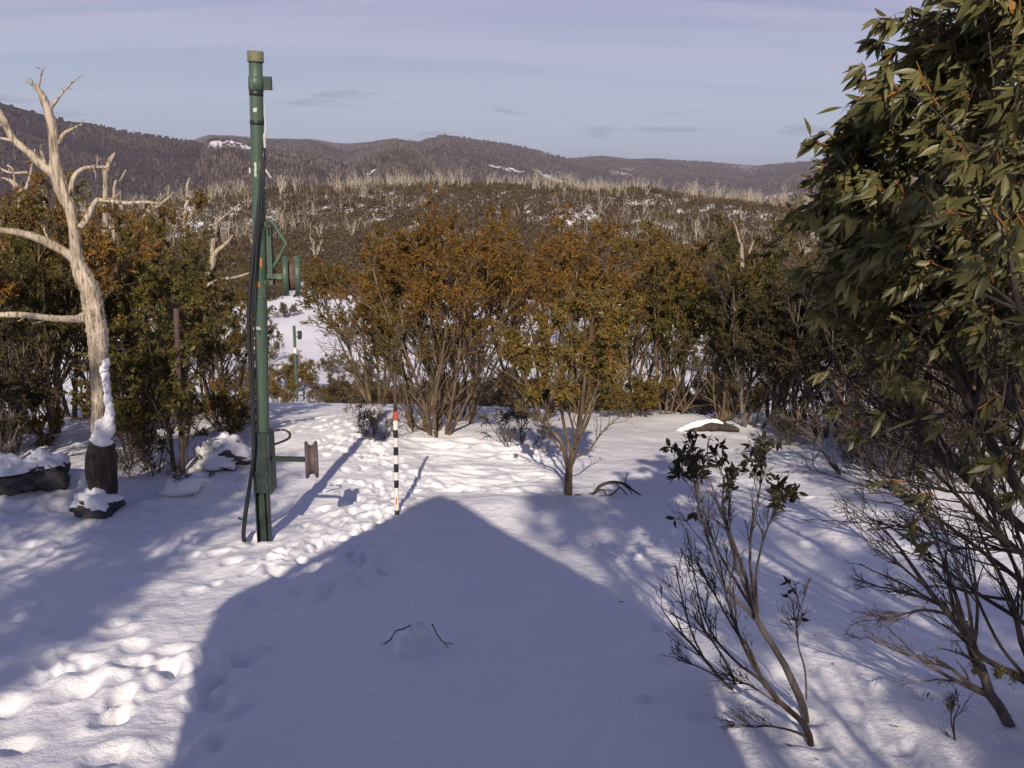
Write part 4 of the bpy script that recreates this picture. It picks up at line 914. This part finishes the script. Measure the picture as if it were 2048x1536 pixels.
# ------------------------------------------------------------------ lift pylon
def cyl(mb, p0, p1, r, sides=20, mat_=0, n=2):
    mb.tubes(np.linspace(p0, p1, n), np.full(n, r), sides, mat_, .5, True)
def pylon():
    b = G(529, 1076); Y = b[1]; s = Y*1.04/F
    root = empty('lift_pylon', b, 'tall worn green ski lift pylon with cables and pulley wheels', 'pylon')
    def K(name, mb, m, smooth=True): return own(root, name, mb.mesh(name, m, smooth))
    px = [(511, 112), (514, 250), (518, 420), (523, 600), (526, 760), (528, 900)]
    top, bot = P(511, 113, Y-.12), P(528, 930, Y)
    ax = nrm(bot-top); rad = 13.0*s*.93
    def at(v): return top+(bot-top)*((v-113)/(930-113))
    m = MB(); cyl(m, top, bot, rad, 28, 0, 14); K('mast', m, GREEN)
    m = MB(); m.lathe([(0, -.01), (rad*1.18, -.01), (rad*1.18, .085), (rad*1.22, .09), (rad*1.22, .105), (rad*.9, .107)], top-ax*.045, ax, 28); K('cap', m, CAPM)
    m = MB(); m.lathe([(rad*1.0, 0), (rad*1.13, .003), (rad*1.13, .15), (rad*1.0, .153)], at(148), ax, 28); K('collar', m, GREEN)
    m = MB(); q = at(160)+np.array([rad+.045, .01, 0]); m.box(q, (.10, .03, .145)); m.box(q+[.045, 0, 0], (.012, .06, .145)); K('top_bracket', m, DKGREEN, False)
    for v, w in ((178, .055), (232, .045)):
        m = MB(); m.lathe([(rad*1.0, 0), (rad*1.05, .001), (rad*1.05, w), (rad*1.0, w+.001)], at(v-4), ax, 28)
        if v == 232: m.box(at(v)+[rad*1.15, 0, .02], (.025, .03, .07))
        K('strap', m, BLACK)
    m = MB(); p, r = traced([(529, 205, 2), (530, 235, 3), (531, 262, 4), (529, 272, 6), (530, 292, 5), (529, 300, 3)], Y-.2); m.tubes(p, r, 5); K('frayed_ribbon', m, PALEP)
    m = MB(); p, r = traced([(529, 335, 3), (533, 343, 6), (537, 348, 5), (542, 356, 4)], Y-.2); m.tubes(p, r*.8, 5); K('frayed_ribbon', m, PALEP)
    m = MB(); m.box(P(500, 341, Y-.1), (.02, .02, .06)); K('tag', m, PALEP, False)
    # paint patches, 2 mm proud of the mast
    def patch(v0, v1, a0, a1, seed, mm):
        rg = np.random.default_rng(seed); n, k = 9, 7; U = nrm(np.cross(ax, np.array([0, -1., 0]))); Fv = nrm(np.cross(U, ax))
        if Fv[1] > 0: Fv = -Fv
        if U[0] < 0: U = -U
        V = np.zeros((n, k, 3))
        for i in range(n):
            t = i/(n-1); wv = rg.uniform(.55, 1.0)*(.6 if i in (0, n-1) else 1); mid = (a0+a1)/2+rg.uniform(-.12, .12)*(a1-a0)
            for j in range(k):
                a = mid+(a1-a0)*.5*wv*(j/(k-1)*2-1); V[i, j] = at(v0+(v1-v0)*t)+(rad+.003)*(math.sin(a)*U+math.cos(a)*Fv)
        i_ = np.arange(n*k).reshape(n, k); q = np.stack([i_[:-1, :-1], i_[:-1, 1:], i_[1:, 1:], i_[1:, :-1]], -1).reshape(-1, 4)
        m = MB(); m.add(V, q); K('paint_patch', m, mm)
    patch(400, 419, .0, .9, 1, ORANGE); patch(488, 506, .25, .65, 2, ORANGE); patch(536, 546, -.35, .25, 3, ORANGE); patch(660, 667, -.9, .3, 4, RUST); patch(627, 633, -.8, .3, 5, PALEP); patch(634, 646, -.05, .2, 6, BLACKP)
    patch(305, 332, -.3, .15, 7, PALEP); patch(205, 213, -.3, .45, 8, PALEP); patch(148, 172, .35, .6, 9, PALEP)
    # side channel, clamps, wheel arm
    m = MB(); c0, c1 = P(534.5, 452, Y-.04), P(538, 570, Y-.04); rt = None
    m.box((c0+c1)/2+[.02, .02, 0], (.065, .05, np.linalg.norm(c1-c0))); m.box((c0+c1)/2+[.055, -.01, 0], (.008, .10, np.linalg.norm(c1-c0)*.98)); K('side_channel', m, GREEN, False)
    for v in (449, 566):
        m = MB(); m.lathe([(rad*1.01, 0), (rad*1.05, .001), (rad*1.05, .016), (rad*1.01, .017)], at(v), ax, 28); m.box(P(531, v+2, Y-.17), (.02, .03, .085)); K('clamp', m, GREEN)
    m = MB(); p, r = traced([(536, 442, 7), (545, 445, 7), (558, 466, 7), (571, 486, 7), (569, 494, 7), (556, 518, 7), (545, 537, 7)], Y-.05, 24); m.tubes(p, r, 8, 0, .5, True); K('guard_rod', m, GREEN)
    wc = P(583, 552, Y-.05)
    m = MB(); m.box((P(540, 553, Y-.05)+wc)/2-[.03, 0, 0], (.26, .07, .055)); K('wheel_arm', m, GREEN, False)
    X = nrm(np.array([1., .26, 0])); Rw = 38*s; hw = 16*s
    w = own(root, 'pulley_wheel', (lambda mm: (mm.lathe([(0, -hw*.9), (Rw*.5, -hw*.9), (Rw*.72, -hw*.35), (Rw*.74, 0), (Rw*.72, hw*.35), (Rw*.5, hw*.9), (0, hw*.9)], wc, X, 36), mm.mesh('pulley_wheel', RUST))[1])(MB()))
    for sgn in (-1, 1):
        m = MB(); m.lathe([(Rw*.3, sgn*hw*1.0), (Rw*.98, sgn*hw*1.0), (Rw, sgn*hw*.95), (Rw, sgn*hw*.42), (Rw*.97, sgn*hw*.36), (Rw*.6, sgn*hw*.36)][::sgn], wc, X, 40)
        o = link('flange', m.mesh('flange', GREEN), w)
    # sleeve, lower channel post
    m = MB(); t0, t1 = P(527, 862, Y-.02), P(530, 980, Y-.02); L = np.linalg.norm(t1-t0)
    m.box((t0+t1)/2, (36*s, .22, L)); m.box((t0+t1)/2+[0, -.115, 0], (22*s, .03, L*.98)); m.box((t0+t1)/2+[16*s, -.12, 0], (4*s, .03, L)); m.box((t0+t1)/2+[-16*s, -.12, 0], (4*s, .03, L)); K('sleeve', m, DKGREEN, False)
    for du in (-12, 12):
        for v in (875, 905, 940, 968):
            m = MB(); m.lathe([(0, .022), (.013, .020), (.015, 0)], P(528.5+du, v, Y-.02)+[0, -.112, 0], np.array([0, -1., 0]), 6); K('bolt', m, BRNSTEEL, False)
    m = MB(); u0, u1 = P(529.5, 975, Y), P(530, 1090, Y); L = np.linalg.norm(u1-u0); c = (u0+u1)/2
    m.box(c, (25*s, .025, L)); m.box(c+[12*s, -.06, 0], (.012, .12, L)); m.box(c+[-12*s, -.06, 0], (.012, .12, L)); m.box(c+[0, -.05, 0], (10*s, .06, L*.97)); K('lower_post', m, DKGREEN, False)
    m = MB(); p, r = traced([(546, 861, 5), (566, 860, 5), (577, 864, 5), (580, 872, 5), (572, 880, 5), (548, 889, 5)], Y-.1, 24); m.tubes(p, r, 8); K('hose_loop', m, BLACK)
    m = MB(); a0, a1 = P(545, 918, Y-.05), P(612, 918, Y-.05); m.box((a0+a1)/2, (np.linalg.norm(a1-a0), .05, 9*s)); K('lower_arm', m, DKGREEN, False)
    lc = P(623, 919, Y-.05); Rl = 38*s; hl = 14*s
    m = MB(); m.lathe([(0, -hl*.9), (Rl*.92, -hl*.92), (Rl, -hl*.8), (Rl*.98, -hl*.55), (Rl*.78, -hl*.25), (Rl*.76, hl*.25), (Rl*.98, hl*.55), (Rl, hl*.8), (Rl*.92, hl*.92), (0, hl*.9)], lc, X, 36); K('lower_wheel', m, BRNSTEEL)
    # cables
    for off, w_ in ((0, 8), (5, 5)):
        m = MB(); p, r = traced([(528+off*.3, 296, w_, -.2), (521+off, 380, w_, -.22), (510+off, 480, w_, -.22), (501+off*1.6, 570, w_, -.22), (497+off*1.4, 650, w_, -.22), (501+off, 740, w_, -.22), (506+off*.4, 850, w_, -.22)]+([(508, 900, 8, -.2), (501, 960, 8, -.2), (492, 1020, 9, -.2), (489, 1045, 9, -.2), (487, 1070, 9, -.2), (490, 1100, 9, -.2)] if off == 0 else [(508, 905, 5, -.2)]), Y, 50)
        m.tubes(p, r, 8, 0, .5, True)
        if off == 0: q0, q1 = P(489, 1040, Y-.2), P(476, 1036, Y-.2); m.tubes(np.linspace(q0, q1, 4), np.full(4, .016), 7, 0, .5, True)
        K('cable', m, BLACK)
pylon()

def far_pylon():
    Y = 60.0; b = on_ground(595, 815, Y); root = empty('lift_pylon', b, 'small distant green lift pylon with a white band down the ski run', 'pylon')
    def K(name, mb, m): return own(root, name, mb.mesh(name, m, False))
    top = P(593.5, 652, Y); d = np.array([0, 0, 1.]); Hh = top[2]-b[2]; r = .105
    m = MB(); cyl(m, [b[0], Y, b[2]-.4], [b[0], Y, top[2]], r, 14); K('mast', m, GREEN)
    zz = P(595, 700, Y)[2]; m = MB(); cyl(m, [b[0], Y, zz-.22], [b[0], Y, zz+.18], r*1.06, 14); K('white_band', m, WHITEP)
    zz = P(595, 670, Y)[2]; m = MB(); m.box([b[0]+.2, Y, zz+.2], (.3, .05, .05)); m.box([b[0]+.2, Y, zz-.12], (.3, .05, .05)); K('bracket_arm', m, GREEN)
    m = MB(); m.lathe([(0, -.09), (.33, -.09), (.30, 0), (.33, .09), (0, .09)], np.array([b[0]+.38, Y, zz]), np.array([1., 0, 0]), 20); K('pulley_wheel', m, DKGREEN)
    zz = P(595, 790, Y)[2]; m = MB(); m.box([b[0]+.25, Y, zz], (.45, .06, .06)); m.box([b[0]+.5, Y, zz], (.12, .1, .55)); K('lower_arm', m, DKGREEN)
    m = MB(); m.tubes(catmull([[b[0]+.08, Y, zz+.75], [b[0]+.35, Y, zz+.6], [b[0]+.48, Y, zz+.25]], 10), np.full(10, .03), 6); K('guard_rod', m, DKGREEN)
far_pylon()

# ------------------------------------------------------------------ striped snow pole
def snow_pole():
    b = G(793.5, 1024); Y = b[1]; s = Y*1.035/F; root = empty('snow_pole', b, 'slim snow pole with black and white stripes and one red band', 'snow pole')
    p0, p1 = P(793.8, 1030, Y), P(789.5, 745, Y+.02)
    def at(v): return p0+(p1-p0)*((1030-v)/(1030-745))
    m = MB(); m.tubes(np.linspace(at(820), p1, 4), np.full(4, 3.9*s), 16, 0, .5, True); own(root, 'pipe', m.mesh('pipe', POST))
    m = MB(); m.tubes(np.linspace(at(1032), at(1019), 2), np.full(2, 4.6*s), 16, 0, .5, True); own(root, 'foot', m.mesh('foot', BLACKP))
    for v0, v1, mm in ((1019, 973, WHITEP), (973, 957, BLACKP), (957, 941, WHITEP), (941, 924, BLACKP), (924, 907, WHITEP), (907, 890, BLACKP), (890, 872, WHITEP), (872, 856, BLACKP), (856, 838, WHITEP), (838, 820, REDP)):
        m = MB(); m.tubes(np.linspace(at(v0), at(v1), 2), np.full(2, 4.9*s), 20, 0, .5, True); own(root, 'stripe', m.mesh('stripe', mm, False))
    m = MB(); c = at(1000); m.box(c+[-.0, -4.9*s-.001, .0], (3*s, .004, 16*s)); own(root, 'paint_scuff', m.mesh('paint_scuff', ORANGE, False))
snow_pole()
def marker_post():
    b = G(366, 945); Y = b[1]; s = Y*1.04/F; root = empty('marker_post', b, 'brown weathered post with a small box and dangling wire left of the pylon', 'post')
    m = MB(); m.tubes(np.linspace(P(366, 955, Y), P(352, 617, Y), 8), np.full(8, 5.2*s), 12, 0, .5, True); own(root, 'post_shaft', m.mesh('post_shaft', POST))
    m = MB(); m.box(P(373, 867, Y-.04), (9*s, .07, 13*s)); own(root, 'junction_box', m.mesh('junction_box', RUST, False))
    m = MB(); p, r = traced([(375, 873, 1.6), (377, 890, 1.6), (374, 905, 1.6), (376, 925, 1.6)], Y-.06); m.tubes(p, r, 5); own(root, 'wire', m.mesh('wire', BLACK))
marker_post()

# ------------------------------------------------------------------ snowman
def snowman():
    c = G(838, 1292); Y = c[1]; s = Y*1.1/F; root = empty('snowman', c, 'small melting snowman with stick arms in the shadow of the hut', 'snowman')
    def ball(ru, rv, z, seed, flare=0.0):
        th = np.linspace(0, np.pi, 26); ph = np.arange(36)*2*np.pi/36; T_, P_ = np.meshgrid(th, ph, indexing='ij')
        g = 1+.28*fbm(np.cos(P_)*1.3+seed, np.sin(P_)*1.3+T_*1.2, .8, 3); X = np.sin(T_)*np.cos(P_); Z = np.cos(T_)
        fl = 1+flare*np.maximum(-Z+.2, 0)
        V = np.stack([X*ru*s*g*fl, np.sin(T_)*np.sin(P_)*ru*s*g*fl, Z*rv*s*g+z*s], -1); i_ = np.arange(26*36).reshape(26, 36)
        m = MB(); m.add(V, np.stack([i_[:-1], i_[1:], np.roll(i_[1:], -1, 1), np.roll(i_[:-1], -1, 1)], -1).reshape(-1, 4)); return m
    link('body', ball(47, 27, 2, 1, .40).mesh('body', SNOW), root); link('head', ball(25, 20, 32, 2).mesh('head', SNOW), root)
    for pts in ([[(822, 1250, 3.0), (806, 1258, 3.0), (792, 1262, 2.6), (784, 1274, 2.6), (776, 1284, 2.2), (768, 1290, 1.6)], [(784, 1278, 2), (772, 1284, 1.6), (760, 1291, 1.2)]],
                [[(864, 1248, 3.0), (869, 1258, 2.6), (874, 1268, 2.2), (884, 1282, 2.2), (892, 1290, 1.8), (897, 1296, 1.4)], [(888, 1285, 1.8), (897, 1287, 1.5), (908, 1288, 1.0)]]):
        m = MB()
        for l in pts: p, r = traced(l, Y-.12); m.tubes(p, r, 6)
        own(root, 'stick_arm', m.mesh('stick_arm', BARKDK))
snowman()

# ------------------------------------------------------------------ the hut the photograph is taken from, and trees beside and behind it
def hut():
    root = empty('hut', (0, -.3, 0), 'timber gable hut whose shadow falls across the foreground snow', 'hut')
    yf, yb = -.12, -6.5
    def src(u, v): g = G(u, v); return (g[0], g[2]+(g[1]-yf-.1)*math.tan(R(SUN_EL)))
    apex, le, re, lw = src(880, 990), src(452, 1198), src(1362, 1266), src(345, 1536)
    xl, xr = lw[0]+.02, re[0]-.3
    def prism(poly, y0, y1):
        n = len(poly); V = [[x, y0, z] for x, z in poly]+[[x, y1, z] for x, z in poly]
        m = MB(); m.add(V, [[i, (i+1) % n, n+(i+1) % n, n+i] for i in range(n)])
        m.f.append(np.array([list(range(n))[::-1]])); m.mi.append(np.zeros(1, np.int32)); m.ti.append(np.full(1, .5, np.float32))
        m.f.append(np.array([list(range(n, 2*n))])); m.mi.append(np.zeros(1, np.int32)); m.ti.append(np.full(1, .5, np.float32)); return m
    zr = lambda x: apex[1]-.13+(le[1]-apex[1])*(x-apex[0])/(le[0]-apex[0]) if x < apex[0] else apex[1]-.13+(re[1]-apex[1])*(x-apex[0])/(re[0]-apex[0])
    walls = [(xl, -.6), (xr, -.6), (xr, zr(xr)), (apex[0], apex[1]-.13), (xl, zr(xl))]
    own(root, 'wall', prism(walls, yf, yb).mesh('wall', TIMBER, False))
    t = .12
    for e in ((xl-.06, zr(xl-.06)+.13), re):
        own(root, 'roof_slope', prism([apex, e, (e[0], e[1]-t), (apex[0], apex[1]-t)], yf-.02, yb-.3).mesh('roof_slope', ROOFM, False))
    for e in (le, re):
        own(root, 'shadow_barge_board', prism([(apex[0], apex[1]+.02), (e[0], e[1]+.02), (e[0], e[1]-.22), (apex[0], apex[1]-.26)], yf+.09, yf+.03).mesh('shadow_barge_board', TIMBER, False))  # unseen boards, added to carry the gable shadow out to its corners
    own(root, 'shadow_panel', prism([(le[0]+.02, le[1]-.05), (xl-.004, lw[1]), (xl-.004, zr(xl)-.2)], yf, yf-.08).mesh('shadow_panel', TIMBER, False))  # unseen panel, added to fill the shadow between left eave tip and wall
hut()
SH = {'shadeD': gum_meshes(104, H=7.0, lm='olive', nst=9, crown=.75, spread=20, leaf=.13, per=5, r0=.05, k=(4, 4, 3), bs=.5, under=False),
      'shadeA': gum_meshes(101, H=7.5, lm='green', nst=4, crown=.60, spread=17, leaf=.15, per=6, r0=.06, k=(6, 5, 4), low=.02, bs=.5, under=False),
      'shadeB': gum_meshes(102, H=7.5, lm='olive', nst=2, crown=.74, spread=5, leaf=.16, per=12, r0=.06, k=(18, 7, 5), bend=.25, bs=.76, under=False, bl=(.13, .24), low=0.0),
      'shadeC': gum_meshes(103, H=7.5, lm='olive', nst=5, crown=.62, spread=20, leaf=.15, per=12, r0=.07, k=(6, 5, 4), low=.03, bs=.45, under=False)}
for pr, x_, y_, s_, lb in [('shadeA', -4.9, -1.6, 1.15, 'snow gum standing left of the hut wall'), ('shadeA', -7.4, -1.2, 1.18, 'second snow gum further left of the hut'), ('shadeB', -3.95, -5.6, 1.33, 'tall narrow snow gum behind the left corner of the hut'), ('shadeA', -6.1, -5.0, 1.35, 'tall open crowned snow gum left of the one behind the hut corner'),
                           ('shadeA', -8.9, 2.5, .9, 'snow gum far left of the hut'), ('shadeC', 3.3, -9.2, 1.72, 'tallest snow gum behind the hut roof'), ('shadeD', 2.9, -2.4, .80, 'sparse many stemmed snow gum right of the hut wall'), ('shadeD', 4.5, -3.4, .85, 'second sparse snow gum further right of the hut'), ('shadeA', 5.6, -.8, .70, 'snow gum beside the big right tree')]:
    place(SH[pr], 'snow_gum', (x_, y_, hz(x_, y_)), s_, x_*7, lb)

# ------------------------------------------------------------------ the air between here and the hills
def haze():
    lo, hi = 1e9, -1e9
    bpy.context.view_layer.update()
    for o in COL.objects:
        if o.type != 'MESH': continue
        for c in o.bound_box:
            z = (o.matrix_world @ Vector(c)).z; lo = min(lo, z); hi = max(hi, z)
    m = bpy.data.materials.new('haze'); m.use_nodes = True; t = m.node_tree; t.nodes.clear()
    v = t.nodes.new('ShaderNodeVolumePrincipled'); o_ = t.nodes.new('ShaderNodeOutputMaterial'); t.links.new(v.outputs[0], o_.inputs['Volume'])
    v.inputs['Color'].default_value = (.72, .74, .90, 1); v.inputs['Density'].default_value = 1.1e-4; v.inputs['Anisotropy'].default_value = 0.0
    b = MB(); b.box((0, 0, (lo+hi)/2), (26000, 26000, hi-lo+6)); tag(link('haze', b.mesh('haze', m, False)), 'thin bluish haze in front of the distant hills', 'haze', kind='stuff')
haze()
